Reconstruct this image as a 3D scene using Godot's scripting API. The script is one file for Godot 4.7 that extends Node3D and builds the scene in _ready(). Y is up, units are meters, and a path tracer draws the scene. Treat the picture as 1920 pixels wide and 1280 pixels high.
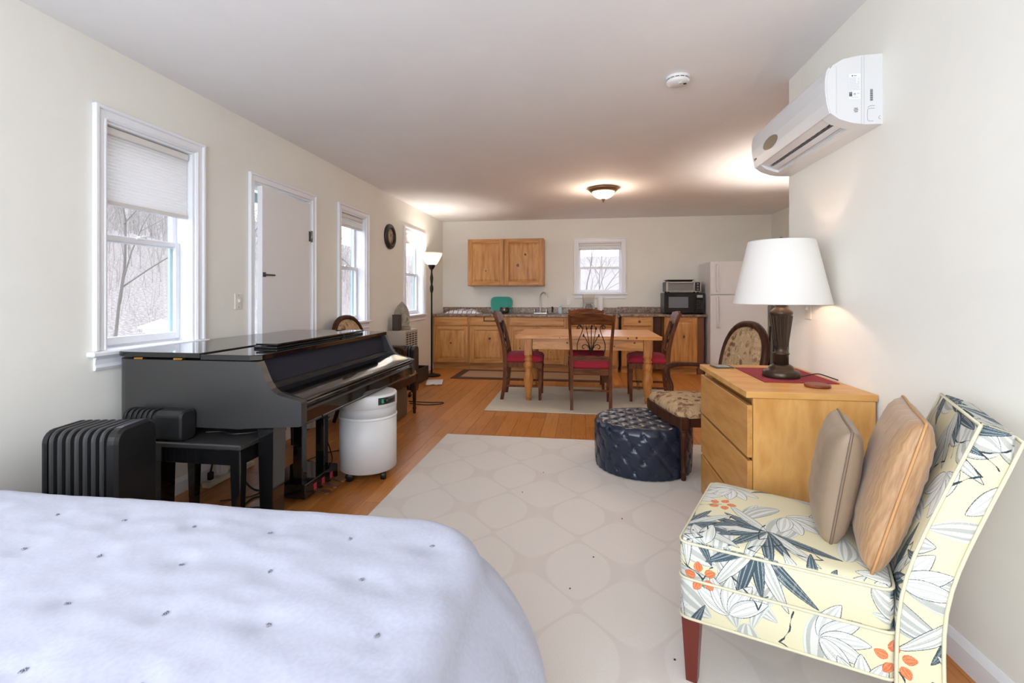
extends Node3D
# A long guest room: bed and slipper chair in front, digital piano on the left, kitchen and dining table at the far end.
# World axes: x to the right, y up, -z into the room. V(x, y, d) gives the point at distance d into the room.

var M := {}
var taken := {}
var rng := RandomNumberGenerator.new()

const WL := -2.44     # inner face of the left wall
const WR := 1.23      # inner face of the right wall beside the bed
const WA := 2.99      # inner face of the alcove's right wall
const WB := 8.12      # inner face of the kitchen wall
const WF := -1.7      # inner face of the wall behind the camera
const CE := 2.5       # ceiling
const PC := 3.07      # where the right wall ends
const TH := 0.16      # wall thickness


func V(x: float, y: float, d: float) -> Vector3:
	return Vector3(x, y, -d)


# ---------------------------------------------------------------- mesh building
class MB:
	var p := PackedVector3Array()
	var u := PackedVector2Array()
	var g := PackedInt32Array()
	var start := 0
	var sg := 1
	var xf := Transform3D.IDENTITY

	func tri(a: Vector3, b: Vector3, c: Vector3, ua := Vector2.ZERO, ub := Vector2.ZERO, uc := Vector2.ZERO) -> void:
		p.append(xf * a); p.append(xf * b); p.append(xf * c)
		u.append(ua); u.append(ub); u.append(uc)

	func quad(a: Vector3, b: Vector3, c: Vector3, d: Vector3, ua := Vector2.ZERO, ub := Vector2.ZERO, uc := Vector2.ZERO, ud := Vector2.ZERO) -> void:
		tri(a, b, c, ua, ub, uc)
		tri(a, c, d, ua, uc, ud)

	# Ends one closed shape: turns its faces outwards and gives it its own smoothing.
	func fin(smooth := false) -> void:
		var n := p.size()
		if n == start: return
		var mid := Vector3.ZERO
		for i in range(start, n): mid += p[i]
		mid /= float(n - start)
		var vol := 0.0
		for i in range(start, n, 3):
			vol += (p[i] - mid).dot((p[i + 1] - mid).cross(p[i + 2] - mid))
		if vol > 0.0:
			for i in range(start, n, 3):
				var t := p[i + 1]; p[i + 1] = p[i + 2]; p[i + 2] = t
				var s := u[i + 1]; u[i + 1] = u[i + 2]; u[i + 2] = s
		sg += 1
		for i in range(start, n): g.append(sg if smooth else -1)
		start = n

	# A box with chamfered edges; each face's uv is in metres.
	func box(c: Vector3, s: Vector3, bev := 0.0, bs := Basis.IDENTITY) -> MB:
		var h := s / 2.0
		bev = minf(bev, minf(h.x, minf(h.y, h.z)) * 0.95)
		var q := {}
		for sx in [-1, 1]:
			for sy in [-1, 1]:
				for sz in [-1, 1]:
					for ax in 3:
						var v := Vector3(sx * (h.x - bev), sy * (h.y - bev), sz * (h.z - bev))
						v[ax] = [sx, sy, sz][ax] * h[ax]
						q[[sx, sy, sz, ax]] = v
		var ax_uv := func(v: Vector3, ax: int) -> Vector2:
			return Vector2(v.z, v.y) if ax == 0 else (Vector2(v.x, v.z) if ax == 1 else Vector2(v.x, v.y))
		var f := func(keys: Array, ax: int) -> void:
			var a: Array = []
			for k in keys: a.append(q[k])
			var mid := Vector3.ZERO
			for v in a: mid += v
			if (a[1] - a[0]).cross(a[2] - a[0]).dot(mid) > 0.0: a.reverse()
			var w: Array = []
			for v in a: w.append(c + bs * v)
			if w.size() == 4: quad(w[0], w[1], w[2], w[3], ax_uv.call(a[0], ax), ax_uv.call(a[1], ax), ax_uv.call(a[2], ax), ax_uv.call(a[3], ax))
			else: tri(w[0], w[1], w[2], ax_uv.call(a[0], ax), ax_uv.call(a[1], ax), ax_uv.call(a[2], ax))
		for ax in 3:
			var b: int = (ax + 1) % 3
			var e: int = (ax + 2) % 3
			for s0 in [-1, 1]:
				var ks: Array = []
				for pr in [[-1, -1], [1, -1], [1, 1], [-1, 1]]:
					var k := [0, 0, 0, ax]
					k[ax] = s0; k[b] = pr[0]; k[e] = pr[1]
					ks.append(k)
				f.call(ks, ax)
			if bev > 0.0:
				for sb in [-1, 1]:
					for se in [-1, 1]:
						var ks2: Array = []
						for pr2 in [[-1, b], [1, b], [1, e], [-1, e]]:
							var k2 := [0, 0, 0, pr2[1]]
							k2[ax] = pr2[0]; k2[b] = sb; k2[e] = se
							ks2.append(k2)
						f.call(ks2, b)
		if bev > 0.0:
			for sx in [-1, 1]:
				for sy in [-1, 1]:
					for sz in [-1, 1]:
						f.call([[sx, sy, sz, 0], [sx, sy, sz, 1], [sx, sy, sz, 2]], 0)
		for i in range(start, p.size()): g.append(-1)
		start = p.size()
		return self

	# Rings of points joined into a skin, with capped ends.
	func loft(rings: Array, closed := true, cap := true, smooth := true) -> MB:
		var nr := rings.size()
		var n: int = rings[0].size()
		for i in nr - 1:
			var a: Array = rings[i]
			var b: Array = rings[i + 1]
			var lim := n if closed else n - 1
			for k in lim:
				var k2: int = (k + 1) % n
				var v0 := float(i) / (nr - 1)
				var v1 := float(i + 1) / (nr - 1)
				var u0 := float(k) / n
				var u1 := float(k + 1) / n
				if a[k].is_equal_approx(a[k2]):
					tri(a[k], b[k2], b[k], Vector2(u0, v0), Vector2(u1, v1), Vector2(u0, v1))
				elif b[k].is_equal_approx(b[k2]):
					tri(a[k], a[k2], b[k], Vector2(u0, v0), Vector2(u1, v0), Vector2(u0, v1))
				else:
					quad(a[k], a[k2], b[k2], b[k], Vector2(u0, v0), Vector2(u1, v0), Vector2(u1, v1), Vector2(u0, v1))
		var split := p.size()
		if cap and closed:
			for e in [0, nr - 1]:
				var r: Array = rings[e]
				var m := Vector3.ZERO
				for v in r: m += v
				m /= float(n)
				if r[0].distance_to(m) < 0.0004: continue
				for k in n:
					if e == 0: tri(m, r[(k + 1) % n], r[k])
					else: tri(m, r[k], r[(k + 1) % n])
		var from := start
		fin(smooth)
		for i in range(split, p.size()): g[i] = -1
		return self

	# Turned shape about the y axis: profile of [radius, height].
	func lathe(prof: Array, c := Vector3.ZERO, seg := 20, smooth := true, bs := Basis.IDENTITY, cap := true) -> MB:
		var rings: Array = []
		for q in prof:
			var r: Array = []
			for k in seg:
				var a := TAU * k / seg
				r.append(c + bs * Vector3(q[0] * cos(a), q[1], q[0] * sin(a)))
			rings.append(r)
		return loft(rings, true, cap, smooth)

	# A round bar along a line of points; rad is a number or one number for each point.
	func tube(pts: Array, rad, seg := 8, squash := 1.0) -> MB:
		var rings: Array = []
		var up := Vector3.UP
		var n := pts.size()
		var d0: Vector3 = (pts[1] - pts[0]).normalized()
		if absf(d0.dot(up)) > 0.9: up = Vector3.RIGHT
		var side := d0.cross(up).normalized()
		for i in n:
			var d: Vector3 = (pts[mini(i + 1, n - 1)] - pts[maxi(i - 1, 0)]).normalized()
			side = (side - d * side.dot(d)).normalized()
			var oth := side.cross(d)
			var rr: float = rad[i] if rad is Array else rad
			var r: Array = []
			for k in seg:
				var a := TAU * k / seg
				r.append(pts[i] + side * cos(a) * rr + oth * sin(a) * rr * squash)
			rings.append(r)
		return loft(rings)

	# A flat outline (x, y) pushed from z0 to z1 with a chamfer, placed by t.
	func prism(poly: PackedVector2Array, z0: float, z1: float, t := Transform3D.IDENTITY, bev := 0.0, smooth := false) -> MB:
		var old := xf
		xf = xf * t
		var ix := Geometry2D.triangulate_polygon(poly)
		var inner := poly
		if bev > 0.0:
			var off := Geometry2D.offset_polygon(poly, -bev, Geometry2D.JOIN_MITER)
			if off.size() == 1 and off[0].size() == poly.size(): inner = off[0]
			else: bev = 0.0
		if bev > 0.0:
			# start both outlines at the nearest points
			var best := 0
			for k in inner.size():
				if inner[k].distance_to(poly[0]) < inner[best].distance_to(poly[0]): best = k
			var turned := PackedVector2Array()
			for k in inner.size(): turned.append(inner[(best + k) % inner.size()])
			inner = turned
			ix = Geometry2D.triangulate_polygon(inner)
		var n := poly.size()
		for zz in [z0, z1]:
			for i in range(0, ix.size(), 3):
				var a := inner[ix[i]]; var b := inner[ix[i + 1]]; var c := inner[ix[i + 2]]
				if zz == z0: tri(Vector3(a.x, a.y, zz), Vector3(b.x, b.y, zz), Vector3(c.x, c.y, zz), a, b, c)
				else: tri(Vector3(a.x, a.y, zz), Vector3(c.x, c.y, zz), Vector3(b.x, b.y, zz), a, c, b)
		var caps := p.size()
		var lay: Array = [[inner, z0], [poly, z0 + bev], [poly, z1 - bev], [inner, z1]] if bev > 0.0 else [[poly, z0], [poly, z1]]
		var area := 0.0
		for k in n: area += poly[k].cross(poly[(k + 1) % n])
		for l in lay.size() - 1:
			for k in n:
				var k2 := (k + 1) % n
				var a2: Vector2 = lay[l][0][k]; var b2: Vector2 = lay[l][0][k2]
				var c2: Vector2 = lay[l + 1][0][k2]; var d2: Vector2 = lay[l + 1][0][k]
				var A := Vector3(a2.x, a2.y, lay[l][1]); var B := Vector3(b2.x, b2.y, lay[l][1])
				var C := Vector3(c2.x, c2.y, lay[l + 1][1]); var D := Vector3(d2.x, d2.y, lay[l + 1][1])
				var w0 := Vector2(k, lay[l][1]); var w1 := Vector2(k + 1, lay[l][1])
				quad(A, D, C, B, w0, w0, w1, w1)
		# the caps and the sides must agree: caps are set by the sign of the outline
		var first := start
		if ix.size() >= 3:
			var tarea := (inner[ix[1]] - inner[ix[0]]).cross(inner[ix[2]] - inner[ix[0]])
			if (tarea > 0.0) != (area > 0.0):
				for i in range(first, caps, 3):
					var tt := p[i + 1]; p[i + 1] = p[i + 2]; p[i + 2] = tt
		fin(smooth)
		if smooth:
			for i in range(first, caps): g[i] = -1
		xf = old
		return self

	func mesh() -> ArrayMesh:
		var st := SurfaceTool.new()
		st.begin(Mesh.PRIMITIVE_TRIANGLES)
		for i in p.size():
			st.set_smooth_group(g[i])
			st.set_uv(u[i])
			st.add_vertex(p[i])
		st.generate_normals()
		return st.commit()


func mb() -> MB:
	return MB.new()


# ---------------------------------------------------------------- things and parts
func numbered(called: String) -> String:
	if not taken.has(called):
		taken[called] = 0
		return called
	taken[called] += 1
	return "%s_%03d" % [called, taken[called]]


func part(called: String, b, m: Material, parent: Node, at := Vector3.ZERO, turn := Vector3.ZERO) -> MeshInstance3D:
	var o := MeshInstance3D.new()
	o.mesh = b.mesh() if b is MB else b
	o.material_override = m
	o.position = at
	o.rotation = turn
	o.cast_shadow = GeometryInstance3D.SHADOW_CASTING_SETTING_ON
	if parent == self:
		o.name = numbered(called)
		add_child(o)
	else:
		o.name = called
		parent.add_child(o, true)
	return o


func tag(o: Node, label: String, category: String, group := "") -> Node:
	o.set_meta("label", label)
	o.set_meta("category", category)
	if group != "": o.set_meta("group", group)
	return o


func thing(called: String, label: String, category: String, at := Vector3.ZERO, turn := 0.0, group := "") -> Node3D:
	var o := Node3D.new()
	o.name = numbered(called)
	add_child(o)
	o.position = at
	o.rotation.y = turn
	tag(o, label, category, group)
	return o


func setting(called: String, at := Vector3.ZERO, turn := 0.0) -> Node3D:
	var o := Node3D.new()
	o.name = called
	taken[called] = 0
	add_child(o)
	o.position = at
	o.rotation.y = turn
	o.set_meta("kind", "structure")
	return o


func struct(called: String, b, m: Material) -> MeshInstance3D:
	var o := part(called, b, m, self)
	o.set_meta("kind", "structure")
	return o


func copy(src: Node3D, at: Vector3, turn: float, label: String) -> Node3D:
	var c: Node3D = src.duplicate()
	var base := String(src.name).rstrip("0123456789").rstrip("_")
	c.name = numbered(base)
	add_child(c)
	c.position = at
	c.rotation.y = turn
	c.set_meta("label", label)
	return c


# ---------------------------------------------------------------- materials and computed textures
func mat(color: Color, rough := 0.6, metal := 0.0, spec := 0.5) -> StandardMaterial3D:
	var m := StandardMaterial3D.new()
	m.albedo_color = color
	m.roughness = rough
	m.metallic = metal
	m.metallic_specular = spec
	return m


func rgb(r: int, g: int, b: int) -> Color:
	return Color8(r, g, b)


func noise_bytes(w: int, h: int, freq: float, octaves: int, sd: int, kind := FastNoiseLite.TYPE_SIMPLEX_SMOOTH) -> PackedByteArray:
	var n := FastNoiseLite.new()
	n.seed = sd
	n.noise_type = kind
	n.frequency = freq
	n.fractal_octaves = octaves
	var im := n.get_seamless_image(w, h)
	im.convert(Image.FORMAT_L8)
	return im.get_data()


# Image from noise through a list of colours.
func ramp_tex(w: int, h: int, freq: float, octaves: int, sd: int, stops: Array, kind := FastNoiseLite.TYPE_SIMPLEX_SMOOTH) -> ImageTexture:
	var by := noise_bytes(w, h, freq, octaves, sd, kind)
	var gr := Gradient.new()
	gr.offsets = PackedFloat32Array(stops.map(func(s): return s[0]))
	gr.colors = PackedColorArray(stops.map(func(s): return s[1]))
	var table := PackedByteArray()
	for i in 256:
		var c := gr.sample(i / 255.0)
		table.append_array(PackedByteArray([c.r8, c.g8, c.b8]))
	var out := PackedByteArray()
	out.resize(w * h * 3)
	for i in w * h:
		var k := by[i] * 3
		out[i * 3] = table[k]; out[i * 3 + 1] = table[k + 1]; out[i * 3 + 2] = table[k + 2]
	return ImageTexture.create_from_image(Image.create_from_data(w, h, false, Image.FORMAT_RGB8, out))


func grey_tex(w: int, h: int, freq: float, octaves: int, sd: int) -> ImageTexture:
	return ImageTexture.create_from_image(Image.create_from_data(w, h, false, Image.FORMAT_L8, noise_bytes(w, h, freq, octaves, sd)))


func relief(m: StandardMaterial3D, tex: Texture2D, cm: float) -> void:
	m.heightmap_enabled = true
	m.heightmap_texture = tex
	m.heightmap_scale = cm


# Wood: stretched noise; grain runs along axis 0 (x), 1 (y) or 2 (z) of the object's own axes.
func wood(tex: Texture2D, axis: int, rough := 0.45, fine := 7.0, along := 0.55, tint := Color.WHITE) -> StandardMaterial3D:
	var m := mat(tint, rough)
	m.albedo_texture = tex
	m.uv1_triplanar = true
	var s := Vector3(fine, fine, fine)
	s[axis] = along
	m.uv1_scale = s
	m.uv1_triplanar_sharpness = 8.0
	return m


func tri_mat(tex: Texture2D, scale: float, rough := 0.8, tint := Color.WHITE) -> StandardMaterial3D:
	var m := mat(tint, rough)
	m.albedo_texture = tex
	m.uv1_triplanar = true
	m.uv1_scale = Vector3.ONE * scale
	m.uv1_triplanar_sharpness = 6.0
	return m


func rect_poly(x0: float, y0: float, x1: float, y1: float) -> PackedVector2Array:
	return PackedVector2Array([Vector2(x0, y0), Vector2(x1, y0), Vector2(x1, y1), Vector2(x0, y1)])


func round_poly(x0: float, y0: float, x1: float, y1: float, r: float, seg := 5) -> PackedVector2Array:
	var out := PackedVector2Array()
	for c in [[x1 - r, y0 + r, -90.0], [x1 - r, y1 - r, 0.0], [x0 + r, y1 - r, 90.0], [x0 + r, y0 + r, 180.0]]:
		for k in seg + 1:
			var a := deg_to_rad(c[2] + 90.0 * k / seg)
			out.append(Vector2(c[0] + r * cos(a), c[1] + r * sin(a)))
	return out


func curve(pts: Array, n := 8) -> Array:
	# Catmull-Rom through the points
	var out: Array = []
	for i in pts.size() - 1:
		var a: Vector3 = pts[maxi(i - 1, 0)]
		var b: Vector3 = pts[i]
		var c: Vector3 = pts[i + 1]
		var d: Vector3 = pts[mini(i + 2, pts.size() - 1)]
		for k in n:
			out.append(b.cubic_interpolate(c, a, d, float(k) / n))
	out.append(pts[-1])
	return out


func _ready() -> void:
	rng.seed = 20260
	# ---- camera: level, turned a little to the left, lens shifted down so that uprights stay upright
	var cam := Camera3D.new()
	cam.name = "camera"
	add_child(cam)
	cam.position = Vector3(0, 1.21, 0)
	cam.rotation.y = atan2(132.0, 890.0)
	cam.keep_aspect = Camera3D.KEEP_HEIGHT
	cam.set_frustum(0.05 * 1280.0 / 890.0, Vector2(0, -0.05 * 87.0 / 890.0), 0.05, 300.0)
	cam.current = true
	# ---- sky: bright overcast
	var env := Environment.new()
	env.tonemap_mode = Environment.TONE_MAPPER_LINEAR
	env.tonemap_exposure = 1.9
	env.background_mode = Environment.BG_SKY
	var sky := Sky.new()
	var sm := ProceduralSkyMaterial.new()
	sm.sky_top_color = Color(0.86, 0.90, 0.97)
	sm.sky_horizon_color = Color(0.93, 0.95, 0.99)
	sm.ground_horizon_color = Color(0.80, 0.80, 0.80)
	sm.ground_bottom_color = Color(0.45, 0.43, 0.42)
	sm.sky_energy_multiplier = 1.0
	sm.ground_energy_multiplier = 1.0
	env.background_energy_multiplier = 3.0
	sky.sky_material = sm
	env.sky = sky
	env.sdfgi_enabled = true
	env.ssao_enabled = true
	env.ssil_enabled = true
	var we := WorldEnvironment.new()
	we.name = "environment"
	we.environment = env
	add_child(we)
	# ---- added soft fill from unseen window openings behind and beside the camera
	added_fill("rear_added_fill", V(-0.7, 1.5, WF + 0.06), PI, Vector2(2.7, 1.5), 4.7, Color(0.93, 0.965, 1.0))
	added_fill("left_added_fill", V(WL + 0.02, 1.48, -0.45), PI / 2, Vector2(1.1, 1.2), 1.6, Color(0.95, 0.975, 1.0))
	make_materials()
	build_shell()
	build_outside()
	build_ceiling_fixtures()
	build_kitchen()
	build_dining()
	build_piano_corner()
	build_left_wall_things()
	build_lounge()
	build_bed()


# An added area light, set in an unseen window opening as fill; its light goes along the window's inward direction.
func added_fill(called: String, at: Vector3, turn: float, size: Vector2, energy: float, color: Color) -> void:
	var l := AreaLight3D.new()
	l.name = called
	l.area_size = size
	l.light_energy = energy
	l.light_color = color
	l.shadow_enabled = true
	l.area_range = 20.0
	add_child(l)
	l.position = at
	l.rotation.y = turn + PI


func bulb(called: String, parent: Node, at: Vector3, energy: float, size: float, color: Color) -> void:
	var l := OmniLight3D.new()
	l.name = called
	l.light_energy = energy
	l.light_color = color
	l.light_size = size
	l.omni_range = 14.0
	l.omni_attenuation = 2.0
	l.shadow_enabled = true
	parent.add_child(l, true)
	l.position = at


func make_materials() -> void:
	var fine := grey_tex(256, 256, 0.06, 4, 11)
	M.fine = fine
	M.coarse = grey_tex(256, 256, 0.02, 3, 12)
	# paint
	var wall_tex := ramp_tex(256, 256, 0.012, 3, 5, [[0.0, rgb(236, 234, 226)], [1.0, rgb(240, 238, 230)]])
	M.wall = tri_mat(wall_tex, 0.4, 0.75)
	var ceil_tex := ramp_tex(256, 256, 0.01, 3, 6, [[0.0, rgb(243, 241, 240)], [1.0, rgb(247, 245, 244)]])
	M.ceiling = tri_mat(ceil_tex, 0.4, 0.85)
	M.trim = mat(rgb(240, 241, 245), 0.35)
	M.doorpaint = mat(rgb(238, 238, 240), 0.4)
	M.white = mat(rgb(238, 238, 238), 0.35)
	M.plate = mat(rgb(228, 224, 214), 0.35)
	M.dark = mat(rgb(24, 24, 25), 0.5)
	M.slot = mat(rgb(40, 38, 36), 0.7)
	M.teal_frame = mat(rgb(172, 198, 201), 0.5)
	var gl := mat(Color(0.93, 0.98, 0.98, 0.06), 0.02)
	gl.transparency = BaseMaterial3D.TRANSPARENCY_ALPHA
	gl.metallic_specular = 0.08
	M.glass = gl
	M.blind = mat(rgb(244, 243, 241), 0.9)
	M.blind.backlight_enabled = true
	M.blind.backlight = Color(0.85, 0.85, 0.85)
	M.blind_rail = mat(rgb(226, 222, 218), 0.5)
	# metals
	M.brass = mat(rgb(196, 150, 70), 0.3, 1.0)
	M.steel = mat(rgb(190, 188, 184), 0.28, 1.0)
	M.bronze = mat(rgb(66, 54, 44), 0.35, 0.7)
	M.iron = mat(rgb(34, 30, 28), 0.45, 0.6)
	M.hinge = mat(rgb(150, 148, 146), 0.35, 1.0)
	# woods
	M.hick = []
	var hick_stops := [[0.0, rgb(158, 100, 48)], [0.3, rgb(183, 125, 66)], [0.55, rgb(194, 138, 76)], [0.8, rgb(204, 150, 88)], [1.0, rgb(180, 120, 60)]]
	M.hick_tex = ramp_tex(512, 512, 0.011, 4, 21, hick_stops)
	M.hick_v = wood(M.hick_tex, 1, 0.42, 3.2, 0.28)
	M.hick_h = wood(M.hick_tex, 0, 0.42, 3.2, 0.28)
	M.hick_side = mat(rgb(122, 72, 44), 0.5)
	var dark_stops := [[0.0, rgb(72, 37, 17)], [0.4, rgb(98, 54, 27)], [0.7, rgb(118, 67, 34)], [1.0, rgb(88, 48, 24)]]
	M.walnut_tex = ramp_tex(256, 256, 0.02, 4, 31, dark_stops)
	M.walnut = wood(M.walnut_tex, 1, 0.42, 5.0, 0.8)
	M.walnut.metallic_specular = 0.3
	M.walnut_h = wood(M.walnut_tex, 0, 0.42, 5.0, 0.8)
	M.walnut_h.metallic_specular = 0.3
	var pine_stops := [[0.0, rgb(178, 108, 48)], [0.4, rgb(206, 142, 74)], [0.7, rgb(219, 160, 92)], [1.0, rgb(196, 128, 62)]]
	M.pine_tex = ramp_tex(512, 512, 0.012, 4, 41, pine_stops)
	M.pine_x = wood(M.pine_tex, 0, 0.3, 3.0, 0.3)
	M.pine_y = wood(M.pine_tex, 1, 0.4, 3.0, 0.5, Color(0.9, 0.84, 0.76))
	var birch_stops := [[0.0, rgb(190, 134, 68)], [0.35, rgb(204, 150, 82)], [0.65, rgb(213, 162, 94)], [1.0, rgb(199, 143, 76)]]
	M.birch_tex = ramp_tex(512, 512, 0.012, 4, 51, birch_stops)
	M.birch_y = wood(M.birch_tex, 1, 0.4, 1.6, 0.5)
	M.birch_z = wood(M.birch_tex, 2, 0.4, 1.6, 0.4)
	M.birch_x = wood(M.birch_tex, 0, 0.4, 1.6, 0.4)
	M.mahog = mat(rgb(104, 38, 26), 0.32)
	M.armwood = wood(ramp_tex(256, 256, 0.02, 4, 61, [[0.0, rgb(46, 24, 15)], [0.5, rgb(66, 36, 22)], [1.0, rgb(84, 47, 28)]]), 1, 0.45, 5.0, 1.0)
	M.armwood.metallic_specular = 0.3
	# floor planks: six tones of one bamboo-like board
	M.planks = []
	for i in 6:
		var k := -9.0 + 3.6 * i
		var st: Array = []
		for s in [[0.0, [164, 98, 44]], [0.35, [184, 117, 56]], [0.65, [194, 127, 64]], [1.0, [175, 108, 50]]]:
			st.append([s[0], Color8(int(s[1][0] + k), int(s[1][1] + k * 0.9), int(s[1][2] + k * 0.7))])
		var m := wood(ramp_tex(256, 256, 0.02, 4, 70 + i, st), 2, 0.3, 9.0, 0.45)
		M.planks.append(m)
	# black things
	M.piano = mat(rgb(20, 20, 21), 0.05, 0.0, 0.6)
	M.piano_satin_lit = mat(rgb(46, 45, 45), 0.36, 0.0, 0.6)  # satin black made paler: reflected light put into the colour
	M.piano_cloth = tri_mat(ramp_tex(128, 128, 0.2, 2, 81, [[0.0, rgb(26, 25, 36)], [1.0, rgb(46, 44, 58)]]), 6.0, 0.95)
	M.black_plastic = mat(rgb(20, 20, 20), 0.42)
	M.heater = mat(rgb(28, 28, 29), 0.38)
	M.heater_fin_lit = mat(rgb(60, 60, 61), 0.4)  # paler than the housing: light on the fins put into the colour
	M.cord = mat(rgb(22, 20, 19), 0.5)
	M.brown_cord = mat(rgb(74, 40, 28), 0.5)
	M.red = mat(rgb(154, 24, 46), 0.85)
	M.red.rim_enabled = true
	M.red.rim = 0.5
	M.beige_metal = mat(rgb(186, 172, 158), 0.5)
	M.stone = tri_mat(ramp_tex(128, 128, 0.06, 4, 91, [[0.0, rgb(142, 132, 116)], [1.0, rgb(186, 176, 160)]]), 6.0, 0.9)
	M.appliance = mat(rgb(226, 225, 226), 0.35)
	M.glow = mat(rgb(255, 244, 226), 0.5)
	M.glow.emission_enabled = true
	M.glow.emission = Color(1.0, 0.93, 0.82)
	M.glow.emission_energy_multiplier = 1.2


# A wall of local length along x from x0 to x1, holes are [x0, x1, y0, y1].
func wall_boxes(b: MB, x0: float, x1: float, holes: Array) -> MB:
	var at := x0
	for h in holes:
		if h[0] > at: b.box(Vector3((at + h[0]) / 2, CE / 2, -TH / 2), Vector3(h[0] - at, CE, TH))
		if h[2] > 0.0: b.box(Vector3((h[0] + h[1]) / 2, h[2] / 2, -TH / 2), Vector3(h[1] - h[0], h[2], TH))
		b.box(Vector3((h[0] + h[1]) / 2, (h[3] + CE) / 2, -TH / 2), Vector3(h[1] - h[0], CE - h[3], TH))
		at = h[1]
	b.box(Vector3((at + x1) / 2, CE / 2, -TH / 2), Vector3(x1 - at, CE, TH))
	return b


# Baseboard profile piece along local x.
func base_strip(b: MB, x0: float, x1: float) -> void:
	var prof := PackedVector2Array([Vector2(0, 0), Vector2(0.014, 0), Vector2(0.014, 0.07), Vector2(0.008, 0.086), Vector2(0.004, 0.095), Vector2(0, 0.095)])
	b.prism(prof, x0, x1, Transform3D(Basis(Vector3(0, 0, 1), Vector3(0, 1, 0), Vector3(1, 0, 0)), Vector3.ZERO))


func build_shell() -> void:
	# floor: a slab with single planks on it
	var fl := setting("floor")
	part("subfloor", mb().box(V((WL + WA) / 2, -0.062, (WF + WB) / 2), Vector3(WA - WL + 2 * TH, 0.1, WB - WF + 2 * TH)), mat(rgb(120, 80, 46), 0.8), fl)
	var pw := 0.13
	var lens := [1.3, 1.7, 1.5]
	var shapes: Array = []
	for L in lens: shapes.append(mb().box(Vector3.ZERO, Vector3(pw - 0.0016, 0.012, L - 0.0016), 0.0012).mesh())
	var col := 0
	var x := WL + pw / 2
	while x < WA:
		var d := -1.7 + rng.randf() * 0.4 - 0.2
		var k := rng.randi() % 3
		while d < WB:
			var L: float = lens[k % 3]
			var mid := d + L / 2
			var under_rug := x > -1.0 and x < 1.1 and d > -1.5 and d + L < 3.9
			var under_bed := x < -0.4 and d + L < 1.0
			var behind_wall := x > WR + 0.1 and d + L < PC
			if not (under_rug or under_bed or behind_wall):
				part("plank", shapes[k % 3], M.planks[rng.randi() % 6], fl, V(x, -0.006, mid))
			d += L
			k += 1
		x += pw
		col += 1
	struct("ceiling", mb().box(V((WL + WA) / 2, CE + 0.06, (WF + WB) / 2), Vector3(WA - WL + 2 * TH, 0.12, WB - WF + 2 * TH)), M.ceiling)
	# left wall: local x is the distance into the room
	var holes := [[-1.0, 0.1, 0.91, 2.1], [2.118, 2.687, 0.905, 2.112], [3.233, 4.004, 0.0, 2.067], [4.531, 5.091, 0.905, 2.08], [6.31, 7.07, 0.905, 2.1]]
	var wl := part("wall_left", wall_boxes(mb(), WF - TH, WB + TH, holes), M.wall, self, V(WL, 0, 0), Vector3(0, PI / 2, 0))
	wl.set_meta("kind", "structure")
	var wb := part("wall_back", wall_boxes(mb(), WL, WA + TH, [[-0.075, 0.655, 1.225, 2.1]]), M.wall, self, V(0, 0, WB))
	wb.set_meta("kind", "structure")
	# right wall: local x runs towards the camera
	var wr := part("wall_right", wall_boxes(mb(), -PC + TH, -WF + TH, []), M.wall, self, V(WR, 0, 0), Vector3(0, -PI / 2, 0))
	wr.set_meta("kind", "structure")
	var wp := part("wall_alcove_front", wall_boxes(mb(), -WA - TH, -WR, []), M.wall, self, V(0, 0, PC), Vector3(0, PI, 0))
	wp.set_meta("kind", "structure")
	var wa := part("wall_alcove_right", wall_boxes(mb(), -WB, -PC, []), M.wall, self, V(WA, 0, 0), Vector3(0, -PI / 2, 0))
	wa.set_meta("kind", "structure")
	var wf := part("wall_front", wall_boxes(mb(), -WR, -WL, [[-0.65, 2.05, 0.73, 2.25]]), M.wall, self, V(0, 0, WF), Vector3(0, PI, 0))
	wf.set_meta("kind", "structure")
	# baseboards
	var b := mb()
	for s in [[WF, 3.17], [4.07, WB - 0.6]]: base_strip(b, s[0], s[1])
	var o := part("baseboard_left", b, M.trim, self, V(WL, 0, 0), Vector3(0, PI / 2, 0)); o.set_meta("kind", "structure")
	b = mb(); base_strip(b, -PC, -WF)
	o = part("baseboard_right", b, M.trim, self, V(WR, 0, 0), Vector3(0, -PI / 2, 0)); o.set_meta("kind", "structure")
	b = mb(); base_strip(b, -WA, -WR)
	o = part("baseboard_alcove_front", b, M.trim, self, V(0, 0, PC), Vector3(0, PI, 0)); o.set_meta("kind", "structure")
	b = mb(); base_strip(b, -WB, -PC)
	o = part("baseboard_alcove_right", b, M.trim, self, V(WA, 0, 0), Vector3(0, -PI / 2, 0)); o.set_meta("kind", "structure")
	# windows: left wall, kitchen wall, and two unseen ones added for fill beside and behind the camera
	window_unit("window_1", V(WL, 0, 2.4025), PI / 2, 0.705, 0.925, 2.18, 0.345)
	window_unit("window_2", V(WL, 0, 4.811), PI / 2, 0.696, 0.925, 2.148, 0.07)
	window_unit("window_3", V(WL, 0, 6.69), PI / 2, 0.896, 0.925, 2.168, 0.07)
	window_unit("window_4", V(0.29, 0, WB), 0.0, 0.866, 1.245, 2.168, 0.05)
	window_unit("window_5", V(WL, 0, -0.45), PI / 2, 1.236, 0.93, 2.168, 0.1)
	window_unit("window_6", V(-0.7, 0, WF), PI, 2.836, 0.75, 2.318, 0.1)
	build_door()


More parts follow.
